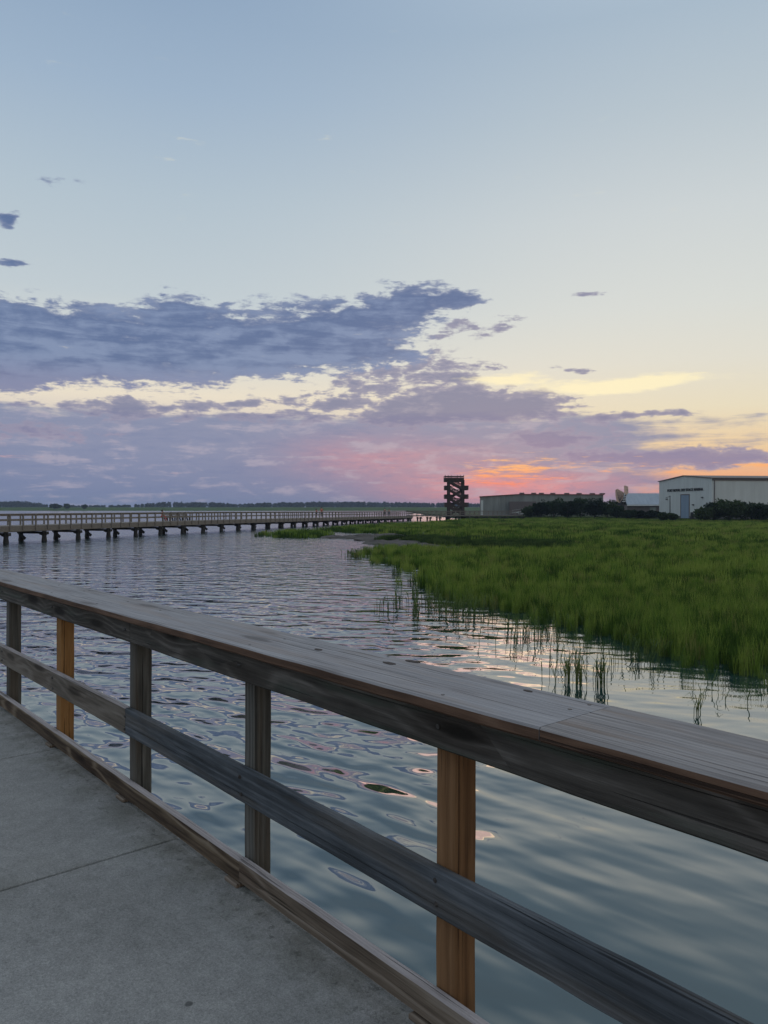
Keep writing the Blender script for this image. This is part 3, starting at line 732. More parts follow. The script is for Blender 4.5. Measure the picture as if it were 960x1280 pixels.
bw1, pt1 = far_boardwalk('boardwalk', B0, B1, zf1, 'long weathered boardwalk on dark piles crossing the open water', 4.52, 3)
C0 = B1 + Vector((-.5,3.0,0)); C1 = Vector((38, 199, 0))
bw2, pt2 = far_boardwalk('boardwalk', C0, C1, lambda s_: 1.27, 'short distant boardwalk leading to the tower behind the marsh grass', 2.6, 2, 2.2, (30, 20), .26, .10)
def stat(Y): return (Y-58.0)/(127.0)*bl
def bw_point(px, w):
    """world point on the long boardwalk deck at photo column px, w metres in from the near edge"""
    lo, hi = 0.0, bl
    for _ in range(50):
        m = (lo+hi)/2; p = pt1(m, w, 0); X, Y = p.x+B0.x, p.y+B0.y
        if 480+F*X/Y < px: lo = m
        else: hi = m
    p = pt1(lo, w, 0); return Vector((p.x+B0.x, p.y+B0.y, p.z)), lo

# bench with slanted back supports
bp, bs = bw_point(222, 2.3)
dirB = (B1-B0).normalized(); bench = empty('bench', bp, math.atan2(dirB.y, dirB.x))
tag(bench, 'wooden bench with slanted back supports on the long boardwalk', 'bench')
MB().box((-2.6,-.25,.42),(2.6,.20,.47)).build('seat', M['far_wood'], bench)
mb = MB()
for z in (.58,.76,.94): mb.beam((-2.6,.24+.28*(z-.47),z), (2.6,.24+.28*(z-.47),z), .04, .14)
mb.build('backrest', M['far_wood'], bench)
for x in (-2.4,-.8,.8,2.4):
    MB().beam((x,-.15,0),(x,-.15,.42),.09,.14).beam((x,.12,0),(x,.46,1.08),.09,.14).build('leg', M['far_wood_dark'], bench)

# ------------------------------------------------------------------ people
def skin_mesh(name, joints, bones, mat, parent=None, sub=1):
    bm = bmesh.new(); vs = [bm.verts.new(j[0]) for j in joints]
    for a, b in bones: bm.edges.new((vs[a], vs[b]))
    me = bpy.data.meshes.new(name); bm.to_mesh(me); bm.free()
    o = bpy.data.objects.new(name, me); C.objects.link(o)
    o.modifiers.new('skin', 'SKIN'); ss = o.modifiers.new('sub', 'SUBSURF'); ss.levels = ss.render_levels = sub
    for d_, j in zip(me.skin_vertices[0].data, joints): d_.radius = (j[1], j[2] if len(j) > 2 else j[1])
    me.skin_vertices[0].data[0].use_root = True
    dg = bpy.context.evaluated_depsgraph_get(); ev = bpy.data.meshes.new_from_object(o.evaluated_get(dg))
    bpy.data.objects.remove(o); ev.name = name; ev.materials.clear(); ev.materials.append(mat)
    ev.polygons.foreach_set('use_smooth', [True]*len(ev.polygons))
    q = bpy.data.objects.new(name, ev); C.objects.link(q)
    if parent: q.parent = parent
    return q
def person(loc, rz, label, top, bottom, pose='stand', h=1.7, group=None):
    root = empty('person', loc, rz); tag(root, label, 'person', group); k = h/1.7
    if pose == 'sit':
        hip, knee, ank, toe = .52, (.50,-.45), (.10,-.50), (.05,-.68)
        J = [((0,0,hip),.13,.12),((0,0,.72),.13,.10),((0,.0,.95),.16,.11),((0,.01,1.07),.055),((0,-.01,1.20),.095,.105),((0,-.02,1.27),.075)]
        legs = [[(s*.10,-.02,hip),(s*.13,-.44,.51),(s*.13,-.47,.12),(s*.13,-.62,.05)] for s in (-1,1)]
        arms = [[(s*.19,0,1.0),(s*.25,-.08,.74),(s*.16,-.30,.62),(s*.13,-.37,.60)] for s in (-1,1)]
    else:
        st = .14 if pose == 'walk' else .03
        J = [((0,0,.93),.125,.11),((0,0,1.12),.12,.10),((0,0,1.36),.155,.11),((0,0,1.47),.055),((0,-.01,1.58),.09,.10),((0,-.01,1.65),.075)]
        legs = [[(s*.09,0,.88),(s*.10,-s*st*.6-.02,.48),(s*.10,-s*st+.02,.09),(s*.10,-s*st-.13,.04)] for s in (-1,1)]
        arms = [[(s*.19,0,1.40),(s*.24,s*st*.5,1.14),(s*.24,s*st-.06,.90),(s*.235,s*st-.08,.81)] for s in (-1,1)]
        if pose == 'lean':
            for s, a in zip((-1,1), arms): a[2] = (s*.20,-.32,1.08); a[3] = (s*.14,-.38,1.08)
    B = [(0,1),(1,2),(2,3),(3,4),(4,5)]
    for lg in legs:
        b0 = len(J); J += [(lg[0],.085),(lg[1],.06),(lg[2],.042),(lg[3],.035)]; B += [(0,b0),(b0,b0+1),(b0+1,b0+2),(b0+2,b0+3)]
    for ar in arms:
        b0 = len(J); J += [(ar[0],.055),(ar[1],.042),(ar[2],.032),(ar[3],.03)]; B += [(2,b0),(b0,b0+1),(b0+1,b0+2),(b0+2,b0+3)]
    sc = lambda jj: [(tuple(c*k for c in j[0]),)+tuple(r*k for r in j[1:]) for j in jj]
    skin_mesh('body', sc(J), B, M['skin'], root)
    g_ = 1.14
    SJ_ = [(J[0][0],J[0][1]*g_,J[0][2]*g_),(J[1][0],J[1][1]*g_,J[1][2]*g_),(J[2][0],J[2][1]*g_,J[2][2]*g_)]
    SB = [(0,1),(1,2)]
    for ar in arms:
        b0 = len(SJ_); e = tuple(a+(b-a)*.75 for a, b in zip(ar[0], ar[1])); SJ_ += [(ar[0],.07),(e,.058)]; SB += [(2,b0),(b0,b0+1)]
    skin_mesh('shirt', sc(SJ_), SB, top, root)
    TJ = [((J[0][0][0],J[0][0][1],J[0][0][2]-.01),.145,.125)]; TB = []
    for lg in legs:
        b0 = len(TJ); e = tuple(a+(b-a)*.85 for a, b in zip(lg[1], lg[2])); TJ += [(lg[0],.10),(lg[1],.075),(e,.06)]; TB += [(0,b0),(b0,b0+1),(b0+1,b0+2)]
    skin_mesh('trousers', sc(TJ), TB, bottom, root)
    hz = J[5][0]; skin_mesh('hair', sc([((hz[0],hz[1]+.015,hz[2]-.02),.098,.105),((hz[0],hz[1]+.03,hz[2]+.035),.07,.08),((hz[0],hz[1]+.05,hz[2]-.08),.075,.06)]), [(0,1),(0,2)], M['hair'], root)
    return root
ba = math.atan2(dirB.y, dirB.x)
p, _ = bw_point(203, 2.25); person(p, ba, 'person in red clothes sitting low on the boardwalk bench', M['red'], M['red'], 'sit')
p, _ = bw_point(395.5, 1.2); person(p, ba+.9, 'shorter of two people in red shirts standing on the boardwalk', M['red'], M['darkcloth'], 'lean', 1.52)
p, _ = bw_point(402, 1.5); person(p, ba-1.2, 'taller of two people in red shirts standing on the boardwalk', M['red'], M['darkcloth'], 'walk', 1.82)
p, _ = bw_point(481, 1.2); person(p, ba-1.4, 'person in dark clothes far along the boardwalk', M['darkcloth'], M['darkcloth'], 'walk', 1.7)
p, _ = bw_point(486.5, 1.6); person(p, ba-1.4, 'person in a grey shirt far along the boardwalk', M['greycloth'], M['jeans'], 'walk', 1.6)

# ------------------------------------------------------------------ observation tower
TY = 195.0; k = TY/F
tw = empty('observation_tower', (at(570.4, TY).x, TY, 0)); tag(tw, 'dark wooden observation tower with zigzag stairs and railed landings', 'tower')
tx = lambda px: (px-570.4)*k
dz_ = lambda py: zat(py, TY)
DPT = 3.4
for (x, y) in ((561.4,0),(579.2,0),(561.4,DPT),(579.2,DPT)):
    MB().beam((tx(x),y,-1.2), (tx(x),y,dz_(600) if x != 570.4 else dz_(601)), .54, .54).build('post', M['tower_wood'], tw)
def landing(x0, x1, y_top, y_bot, name='landing', ya=-.3, yb=DPT+.3):
    zt, zb_ = dz_(y_top), dz_(y_bot); mb = MB(); X0, X1 = tx(x0), tx(x1)
    mb.box((X0,ya,zb_-.12),(X1,yb,zb_+.10))
    n = 5
    for (a, b) in (((X0,ya),(X1,ya)),((X0,yb),(X1,yb)),((X0,ya),(X0,yb)),((X1,ya),(X1,yb))):
        for z, hh in ((zt-.06,.2),(zb_+.27,.22),(zb_+.53,.22),(zb_+.79,.2)):
            mb.beam((a[0],a[1],z),(b[0],b[1],z),.06,hh)
    fl = mb.build(name, M['tower_wood'], tw)
    for i in range(4):
        for y in (ya, yb):
            x = X0+.06+(X1-X0-.12)*i/3
            MB().beam((x,y,zb_),(x,y,zt+.08),.1,.1).build('railing_post', M['tower_wood'], fl)
levels = [(607.2,612.0),(618.2,623.0),(628.4,633.4)]
top = landing(556.0,579.8,595.2,601.6,'top_platform')
for i in range(7):
    x = tx(556.3)+(tx(579.5)-tx(556.3))*i/6
    if i != 3: MB().beam((x,-.3,dz_(601)),(x,-.3,dz_(594.0 if i % 3 else 593.6)),.13,.13).build('railing_post', M['tower_wood'], tw)
for yt, yb_ in levels:
    landing(556.3,562.2,yt,yb_); landing(579.3,585.4,yt,yb_)
    MB().box((tx(562.2),DPT-.9,dz_(yb_)-.1),(tx(579.3),DPT+.3,dz_(yb_)+.1)).beam((tx(562.2),DPT+.3,dz_(yt)),(tx(579.3),DPT+.3,dz_(yt)),.06,.16).build('gallery', M['tower_wood'], tw)
bots = [601.6] + [b for _, b in levels] + [644.0]
for a, b in zip(bots[:-1], bots[1:]):
    for y in (-.15, 1.0, 2.2):
        pa, pb = Vector((tx(562.0),y,dz_(a)-.1)), Vector((tx(579.4),y,dz_(b)+.1))
        if y > 2 and a > 610: pa.x, pb.x = pb.x, pa.x
        mb = MB().beam(pa, pb, .08, .70)
        st = MB()
        fl = mb.build('stair_stringer', M['tower_wood'], tw)
        if y < 0:
            r_ = MB().beam(pa+Vector((0,0,.95)), pb+Vector((0,0,.95)), .06, .26).beam(pa+Vector((0,0,.62)), pb+Vector((0,0,.62)), .06, .22)
            for q in (0.05,.35,.65,.95): m_ = pa.lerp(pb,q); r_.beam(m_, m_+Vector((0,0,1.0)), .09, .09)
            r_.build('stair_railing', M['tower_wood'], fl)
        else:
            for q in range(12):
                m_ = pa.lerp(pb,(q+.5)/12); st.box((m_.x-.16,-.1,m_.z),(m_.x+.16,.95,m_.z+.06))
            st.build('stair_treads', M['tower_wood'], fl)
MB().beam((tx(561.4),-.05,dz_(646)),(tx(579.2),-.05,dz_(624)),.1,.2).beam((tx(579.2),DPT+.05,dz_(646)),(tx(561.4),DPT+.05,dz_(624)),.1,.2).build('cross_brace', M['tower_wood'], tw)
MB().box((tx(554),-.5,dz_(645.6)),(tx(590),DPT+.5,dz_(643.6))).build('base_deck', M['tower_wood'], tw)
mb = MB()
for q in (-.3, DPT+.3):
    mb.beam((tx(554),q,dz_(639)),(tx(561),q,dz_(639)),.06,.14); mb.beam((tx(554),q,dz_(641.5)),(tx(561),q,dz_(641.5)),.06,.14)
mb.build('base_railing', M['tower_wood'], tw)

# ------------------------------------------------------------------ shore land and buildings on the right
land_o = [Vector(p+(0,)) for p in ((22,224),(60,205),(64,176),(72,163),(84,160),(120,158),(300,158),(600,300),(600,700),(20,700),(18,300))]
slab('shore_land', rough_edge(land_o, 6, .1), .75, M['land'])

# big pale metal shed with gabled front
Lc, Rc = Vector((67,187,0)), Vector((70.5,165,0))
fd = (Rc-Lc); FW = fd.length; fd.normalize(); shed = empty('boat_shed', (Lc.x, Lc.y, .75), math.atan2(fd.y, fd.x))
tag(shed, 'large pale metal boat storage shed with lettering over a tall door', 'building')
ez = 9.45-.75; pz = zat(595.2, 176)-.75; LN = 55
mb = MB()
mb.add([(0,0,0),(FW,0,0),(FW,0,ez),(FW/2,0,pz),(0,0,ez)], [(0,1,2,3,4)])
mb.add([(0,LN,0),(FW,LN,0),(FW,LN,ez),(FW/2,LN,pz),(0,LN,ez)], [(4,3,2,1,0)])
mb.add([(0,0,0),(0,LN,0),(0,LN,ez),(0,0,ez)], [(0,1,2,3)]); mb.add([(FW,0,0),(FW,LN,0),(FW,LN,ez),(FW,0,ez)], [(0,1,2,3)])
mb.build('wall', M['siding'], shed)
rf = MB()
for x0, z0, x1, z1 in ((-.3,ez-.02,FW/2,pz+.06),(FW+.3,ez-.02,FW/2,pz+.06)):
    rf.hexa([(x0,-.25,z0),(x1,-.25,z1),(x1,LN+.2,z1),(x0,LN+.2,z0),(x0,-.25,z0+.14),(x1,-.25,z1+.14),(x1,LN+.2,z1+.14),(x0,LN+.2,z0+.14)])
rf.build('roof', M['trim'], shed)
for yy in (.5, 18, 36): MB().tube((FW+.12,yy,0),(FW+.12,yy,ez-.4),.09,.09,6).build('downspout', M['trim'], shed)
MB().box((-.05,-.05,0),(FW+.05,LN,.5)).build('plinth', M['lamp'], shed)
MB().box((FW+.02,-.02,ez-.45),(FW+.16,LN,ez-.05)).build('gutter', M['trim'], shed)
def fpx(px):
    lo, hi = 0.0, 1.0
    for _ in range(40):
        f_ = (lo+hi)/2; p = Lc.lerp(Rc, f_)
        if 480+F*p.x/p.y < px: lo = f_
        else: hi = f_
    return lo*FW
d0, d1 = fpx(851), fpx(862); dt = zat(618, 176)-.75
dr = MB().box((d0+.15,-.06,0),(d1-.15,-.02,dt-.15)).build('door', M['door_blue'], shed)
MB().box((d0-.02,-.12,0),(d0+.15,.02,dt)).box((d1-.15,-.12,0),(d1+.02,.02,dt)).box((d0-.02,-.12,dt-.15),(d1+.02,.02,dt+.05)).build('frame', M['trim'], dr)
cu = bpy.data.curves.new('sign_lettering', 'FONT'); cu.body = 'PORT ROYAL DRY STACK MARINA'; cu.size = 1.0; cu.extrude = .05; cu.align_x = 'CENTER'; cu.align_y = 'CENTER'; cu.offset = .012
tt = bpy.data.objects.new('sign_lettering', cu); C.objects.link(tt); tt.parent = shed
x0_, x1_ = fpx(834.5), fpx(879); tt.location = ((x0_+x1_)/2, -.08, zat(612.6, 176)-.75); tt.rotation_euler = (math.radians(90), 0, 0)
cu.materials.append(M['letter']); bpy.context.view_layer.update()
sx_ = (x1_-x0_)/max(.1, tt.dimensions.x)
me = bpy.data.meshes.new_from_object(tt.evaluated_get(bpy.context.evaluated_depsgraph_get())); loc_ = tt.location.copy()
bpy.data.objects.remove(tt); me.materials.clear(); me.materials.append(M['letter'])
tt = bpy.data.objects.new('sign_lettering', me); C.objects.link(tt); tt.parent = shed; tt.location = loc_; tt.rotation_euler = (math.radians(90), 0, 0); tt.scale = (sx_, .85, 1)
for px, py in ((878.5,622.3),(867,631),(834,623.5)):
    x = fpx(px); z = zat(py, 176)-.75
    MB().box((x-.25,-.35,z-.14),(x+.25,0,z+.14)).build('wall_lamp', M['lamp'], shed, .03)
# pole and small things before it
def pole(px, y_top, Y, r, label, cat='pole', name='pole', base=.75):
    o = MB().tube((0,0,0),(0,0,zat(y_top,Y)-base),r,r*.8,8).build(name, M['black'], None, loc=at(px,Y,base)); return tag(o, label, cat)
pl = pole(837.5, 619.5, 164, .11, 'slender dark pole in front of the pale shed')
MB().beam((-.9,0,zat(622,164)-.75),(.1,0,zat(620.5,164)-.75),.1,.1).build('arm', M['black'], pl)
pole(865, 640.3, 161, .42, 'short thick black bollard beside the tall shed door', 'bollard', 'bollard')

# sloped metal roof building
b2 = empty('metal_roofed_building', (at(806,212).x, 212, .75), math.radians(3)); tag(b2, 'low building with sloping pale blue metal roof beside the shed', 'building')
k2 = 212/F; xa, xb = (783-806)*k2, (832-806)*k2; z1, z0 = zat(617.2,216)-.75, zat(631.3,212)-.75
MB().box((xa+.3,.4,0),(xb,9,z0)).build('wall', M['trim'], b2)
MB().hexa([(xa,-.2,z0),(xb,-.2,z0),(xb,4.5,z1),(xa+.8,4.5,z1),(xa,-.2,z0+.15),(xb,-.2,z0+.15),(xb,4.5,z1+.15),(xa+.8,4.5,z1+.15)]).hexa([(xa+.8,4.52,z1),(xb,4.52,z1),(xb,9.2,z0),(xa,9.2,z0),(xa+.8,4.52,z1+.15),(xb,4.52,z1+.15),(xb,9.2,z0+.15),(xa,9.2,z0+.15)]).build('roof', M['roof_metal'], b2)
MB().box((xa,-.27,z0-.22),(xb,-.21,z0+.10)).build('fascia', M['white'], b2)
MB().box(((813-806)*k2,.3,0),((821-806)*k2,.38,z0-.6)).build('door', M['siding_old'], b2)

# long low grey building on the left
b3 = empty('long_low_building', (at(600,236).x, 236, .75), math.radians(-7.0)); tag(b3, 'long low grey building with reddish roof edge behind dark bushes', 'building')
k3 = 236/F; W3 = 150*k3; zl, zr = zat(621.3,236)-.75, zat(618.6,240)-.75
xm = 50*k3
mb = MB(); mb.add([(0,0,0),(W3,0,0),(W3,0,zr-.2),(xm,0,zr),(0,0,zl)], [(0,1,2,3,4)]); mb.add([(0,14,0),(W3,14,0),(W3,14,zr-.2),(xm,14,zr),(0,14,zl)], [(4,3,2,1,0)])
mb.add([(0,0,0),(0,14,0),(0,14,zl),(0,0,zl)], [(0,1,2,3)]); mb.add([(W3,0,0),(W3,14,0),(W3,14,zr-.2),(W3,0,zr-.2)], [(0,1,2,3)]); mb.build('wall', M['siding_old'], b3)
rf = MB(); pts = [(-.2,zl),(xm,zr),(W3+.2,zr-.2)]
for (a, za), (b, zb_) in zip(pts[:-1], pts[1:]): rf.hexa([(a,-.3,za),(b,-.3,zb_),(b,14.2,zb_),(a,14.2,za),(a,-.3,za+.22),(b,-.3,zb_+.22),(b,14.2,zb_+.22),(a,14.2,za+.22)])
rf = rf.build('roof', M['trim_red'], b3)
for px in (652,666.5,676,690,707,722,738,750):
    x = (px-600)*k3; z = zr-.2*(x-xm)/(W3-xm) + .2
    MB().box((x-.7,1,z),(x+.7,3,z+.42)).build('roof_vent', M['trim'], rf, .03)
MB().box(((636-600)*k3,-4,0),((668-600)*k3,-.02,zat(627,232)-.75)).build('annex', M['trim'], b3)
MB().box(((601-600)*k3,-.06,.1),((604-600)*k3,-.02,zl-1)).build('door', M['siding'], b3)
# dock ramps
for a, b, lab in (((640,641.3),(668,637.4),'upper of two pale dock ramps before the low building'),((648,642.5),(672,640.6),'lower of two pale dock ramps before the low building')):
    pa, pb = at(a[0],206,zat(a[1],206)), at(b[0],206,zat(b[1],206))
    c = (pa+pb)/2; rp = MB().beam(pa-c,pb-c,1.2,.16).build('dock_ramp', M['siding'], None, loc=c); tag(rp, lab, 'ramp', 'pale dock ramps')
    MB().beam(pa-c+Vector((0,-.6,.75)),pb-c+Vector((0,-.6,.75)),.05,.05).beam(pa-c+Vector((0,-.6,0)),pa-c+Vector((0,-.6,.75)),.05,.05).beam(pb-c+Vector((0,-.6,0)),pb-c+Vector((0,-.6,.75)),.05,.05).build('handrail', M['siding'], rp)
    for q in (pa, pb): MB().tube(q-c-Vector((0,0,2.2)), q-c-Vector((0,0,.09)), .12, .12, 8).build('pile', M['black'], rp)

# fan shaped panel with a striped stair frame
FY = 190.0; kf = FY/F; fan = empty('fan_panel_frame', (at(776,FY).x, FY, 0)); tag(fan, 'tan fan shaped panel and narrow strip on a striped frame above the bushes', 'sculpture')
fx = lambda px: (px-776)*kf; fz = lambda py: zat(py, FY)
def curved(outl, bulge, name, mat):
    n = len(outl); mb = MB(); front = [(fx(a), bulge*math.sin(i/n*math.pi), fz(b)) for i, (a, b) in enumerate(outl)]
    back = [(x, y+.18, z) for x, y, z in front]
    mb.add(front+back, [tuple(range(n)), tuple(range(2*n-1, n-1, -1))]+[(i,(i+1)%n,n+(i+1)%n,n+i) for i in range(n)]); return mb.build(name, mat, fan)
curved([(769.2,612.5),(771.5,611.0),(775,613),(779.8,615.8),(778.6,620),(777.2,624),(774,628.5),(770.5,627),(769.4,620)], -.5, 'fan_panel', M['shrimp'])
for i in range(6):
    q = i/5; MB().beam((fx(773.5),-.62,fz(627.5)),(fx(769.6+q*9.6),-.62,fz(612.4+q*3.6)),.05,.10).build('rib', M['trim'], fan)
curved([(780.2,607.2),(781.6,606.8),(785,608.6),(785,616.5),(782.4,618.2),(780.3,616.5)], -.3, 'upper_panel', M['shrimp'])
MB().beam((fx(784.2),.4,fz(610)),(fx(778.8),.4,fz(640)),.22,.3).beam((fx(780.2),.4,fz(616)),(fx(775.5),.4,fz(640)),.22,.3).build('frame', M['black'], fan)
for i in range(4):
    py = 618.5+i*2.8; MB().beam((fx(779.2-i*.4),.2,fz(py)),(fx(784.4-i*.7),.2,fz(py-.5)),.5,.24).build('step', M['white'], fan)

# ------------------------------------------------------------------ bushes and trees
def crown_mesh(name, lobes, n, leaf, mat, seed):
    r = random.Random(seed); mb = MB(); tot = sum(l[3]*l[4]*l[5] for l in lobes)
    for (cx, cy, cz, a, b, c) in lobes:
        for _ in range(int(n*a*b*c/tot)):
            u = Vector((r.gauss(0,1), r.gauss(0,1), r.gauss(0,1))).normalized()*(r.random()**.4)*r.uniform(.85,1.12)
            p = Vector((cx+u.x*a, cy+u.y*b, cz+u.z*c)); s_ = leaf*r.uniform(.5,1.3)
            q = Vector((r.gauss(0,1), r.gauss(0,1), r.gauss(0,1))).normalized(); w = q.cross(Vector((r.gauss(0,1), r.gauss(0,1), r.gauss(0,1)))).normalized()
            mb.add([p-q*s_, p+w*s_*.55, p+q*s_, p-w*s_*.55], [(0,1,2,3)])
    return mb
def lumpy(w, d, h, k, r, z0=.3):
    out = [(0,0,h*.45,w*.40,d*.4,h*.42)]
    for _ in range(k):
        a = r.uniform(0,6.28); q = r.uniform(.25,.65)
        lw = w*r.uniform(.14,.26); lh = h*r.uniform(.15,.28)
        out.append((math.cos(a)*w*.5*q, math.sin(a)*d*.5*q, r.uniform(z0*h, h-lh*.8), lw, lw, lh))
    for _ in range(5):
        a = r.uniform(0,6.28); q = r.uniform(.1,.8); out.append((math.cos(a)*w*.5*q, math.sin(a)*d*.5*q, h*r.uniform(.75,.98)-.25*h*q, w*.06, w*.06, h*r.uniform(.10,.2)))
    return out
def bush(px, Y, y_top, wpx, label, seed, base=.75, trunk=True, cat='bush', name='bush', n=1800, leaf=.30, group='dark bushes along the far shore', mat='leaf'):
    r = random.Random(seed); kk = Y/F; h = max(1.0, zat(y_top, Y)-base); w = wpx*kk
    root = empty(name, at(px, Y, base)); tag(root, label, cat, group)
    cm = crown_mesh('crown', lumpy(w, w*.8, h, 12, r), n, leaf, M[mat], seed); cm.build('crown', M[mat], root)
    if trunk:
        mb = MB().tube((0,0,-.1),(0,0,h*.45),.16,.10,7)
        for j in range(4):
            a = j*1.6+r.random(); mb.tube((0,0,h*.25),(math.cos(a)*w*.25,math.sin(a)*w*.25,h*.65),.08,.03,6)
        mb.build('trunk', M['bark'], root)
    return root
bl_ = [(662,640,18,196,630,'leftmost round bush of the dark row before the low building'),(676,622,22,192,624,'bush in front of the low building roof vents'),(692,620,24,198,621,'dense dark bush left of the row centre'),
       (709,0,24,190,625,'dark bush at the centre of the row'),(726,0,26,196,621,'tall peaked bush in the middle of the dark row'),(743,0,24,191,622,'broad bush near the right end of the dark row'),
       (759,0,22,194,624,'bush just left of the fan shaped panel'),(771,0,18,186,630,'low bush below the fan shaped panel'),(786,0,20,184,636,'low dark scrub under the metal roof'),(801,0,20,186,637,'scrub mound below the white fascia'),
       (817,0,16,182,637,'scrub against the corner of the shed'),(829,0,12,158,640,'small grey bush at the foot of the pole'),(841,0,12,159,640.5,'small shrub right of the pole'),
       (880,0,26,157,633,'rounded bush at the left end of the clump before the shed'),(893,0,26,158,627,'bush left of the tallest one before the shed'),(911,0,34,157,622.5,'tallest dark bush before the shed'),
       (932,0,34,158,626,'dark bush right of the tallest one'),(952,0,32,157,628,'bush at the right edge before the shed'),(975,0,34,158,625,'bush half beyond the right edge of view'),(1010,0,40,158,626,'bush past the right edge of view')]
for i, (px, _, w, Y, yt, lab) in enumerate(bl_):
    bush(px, Y, yt+1.0, w*1.25, lab, 100+i, .6, True, n=2200 if Y > 150 else 1500)
# lone shrubs on the far marsh
for i, (px, w, yt, lab) in enumerate(((70,15,630,'wide dark shrub alone on the far left marsh'),(83.5,8,630,'narrow dark tree on the far marsh beside the wide shrub'),(105.5,6,631,'small lone shrub on the far marsh right of the pair'))):
    bush(px, 880, yt, w*1.1, lab, 300+i, 2.4, True, 'shrub', 'marsh_shrub', 900, 1.1, 'lone shrubs on the far marsh')

# far marsh island and woods beyond
tf = MB(); rows = [(820,-.3),(835,.35),(900,2.2),(1000,3.6),(1500,4.6),(2400,4.9)]; cols = np.linspace(-1500,700,60); vs = []
for Yr, z in rows:
    for x in cols: vs.append((x*Yr/900 if Yr > 1000 else x, Yr+random.uniform(-6,6)*(Yr < 1300)+18*math.sin(x*.011)*(Yr < 900), z+random.uniform(-.15,.15)*(z > 1)))
nc = len(cols); tf.add(vs, [(r_*nc+c_, r_*nc+c_+1, (r_+1)*nc+c_+1, (r_+1)*nc+c_) for r_ in range(len(rows)-1) for c_ in range(nc-1)])
tag(tf.build('far_marsh', M['turf'], smoothed=True), kind='structure')
def skyline(px):
    pts = [(-300,627.5),(-60,626.5),(0,626.8),(25,626.3),(48,629),(60,631.5),(120,632),(165,631.5),(185,629),(210,627.6),(270,628),(292,630.5),(310,629.5),(340,628.4),(380,627.6),(420,627.2),(470,627.2),(520,628.4),(560,628.8),(610,629.4),(700,630),(900,630)]
    for (a, ya), (b, yb_) in zip(pts[:-1], pts[1:]):
        if a <= px <= b: return ya+(yb_-ya)*(px-a)/(b-a)
    return 630
wd = MB(); r = random.Random(9)
for i in range(900):
    px = r.uniform(-280,760); Y = r.uniform(1450,1750); base = 4.6; topz = zat(skyline(px)+r.uniform(-.5,1.1), Y); h = max(3, topz-base); w = h*r.uniform(.5,.9)
    p = at(px, Y, base); lob = [(0,0,h*.30,w*.8,w*.6,h*.40),(0,0,h*.55,w*.6,w*.6,h*.45)]+[(r.uniform(-.4,.4)*w, 0, h*r.uniform(.5,.85), w*.33, w*.33, h*.2) for _ in range(3)]
    cm = crown_mesh('c', lob, 85, 2.2, M['leaf_far'], i); wd.add([(v[0]+p.x, v[1]+p.y, v[2]+p.z) for v in cm.v], cm.f)
tag(wd.build('far_woods', M['leaf_far']), 'blue hazy line of distant woods along the horizon', 'woods', kind='stuff')

# ------------------------------------------------------------------ haze
HZ = True
if HZ:
    hm_, t, b = new_mat('haze'); t.nodes.remove(b)
    pv = t.nodes.new('ShaderNodeVolumePrincipled'); pv.inputs['Color'].default_value = (.62,.75,1,1); pv.inputs['Density'].default_value = 1.7e-4; pv.inputs['Anisotropy'].default_value = .0
    t.links.new(pv.outputs[0], t.nodes['Material Output'].inputs['Volume'])
    hz = MB().box((-R-60,-R-60,-2.5),(R+60,R+60,24)).build('haze', hm_); tag(hz, 'pale blue air softening the far woods', 'haze', kind='stuff')

# ------------------------------------------------------------------ sky
W = bpy.data.worlds.new('World'); S.world = W; W.use_nodes = True
t = W.node_tree; t.nodes.clear()
out = t.nodes.new('ShaderNodeOutputWorld'); bg = t.nodes.new('ShaderNodeBackground'); t.links.new(bg.outputs[0], out.inputs[0])
SUN_AZ, SUN_EL = math.radians(10), math.radians(2.0)
ns = t.nodes.new('ShaderNodeTexSky'); ns.sky_type = 'NISHITA'; ns.sun_disc = False; ns.sun_elevation = SUN_EL; ns.sun_rotation = SUN_AZ; ns.dust_density = 2.0
dirv = V(t, t.nodes.new('ShaderNodeTexCoord').outputs['Generated'])
dx, dy, dz = sep(t, dirv)
hyp = (dx*dx + dy*dy).f('SQRT')
az = dx.f('ARCTAN2', dy); el = dz.f('ARCTAN2', hyp)
def ae(px, py): a = math.atan((px-480)/F); return a, math.atan((HOR-py)/F*math.cos(a))
def el_of(py, px=480): return ae(px, py)[1]
P0 = comb(t, az, el, 0.0)
wn = t.nodes.new('ShaderNodeTexNoise'); wn.inputs['Scale'].default_value = 1.0; wn.inputs['Detail'].default_value = 4; wn.inputs['Roughness'].default_value = .55
t.links.new(vm(t, 'MULTIPLY', P0, (9, 22, 1)).s, wn.inputs['Vector'])
wv = vm(t, 'MULTIPLY', vm(t, 'SUBTRACT', V(t, wn.outputs['Color']), (.5,.5,.5)), (.10,.035,0))
Pw = vm(t, 'ADD', P0, wv)
def blob(cx, cy, sx, sy, w, src=Pw):
    a, e = ae(cx, cy); ca = math.cos(a); ia, ie = 1/(sx/F*ca*ca), 1/(sy/F*ca)
    q = vm(t, 'MULTIPLY_ADD', src, (ia, ie, 0), (-a*ia, -e*ie, 0))
    d = vm(t, 'DOT_PRODUCT', q, q); base = V(t, t.nodes.new('ShaderNodeValue').outputs[0]); base.s.default_value = math.exp(-1)
    return base.f('POWER', d)*w
def blobs(L, src=Pw):
    r_ = None
    for b_ in L: v = blob(*b_, src=src); r_ = v if r_ is None else r_ + v
    return r_
fb = noise(t, vm(t, 'MULTIPLY', P0, (26, 60, 1)), 1.0, 7, .62, .3)
fs = noise(t, vm(t, 'MULTIPLY', P0, (9, 70, 1)), 1.0, 6, .6, .4)
ff = noise(t, vm(t, 'MULTIPLY', P0, (60, 190, 1)), 1.0, 5, .6, .2)
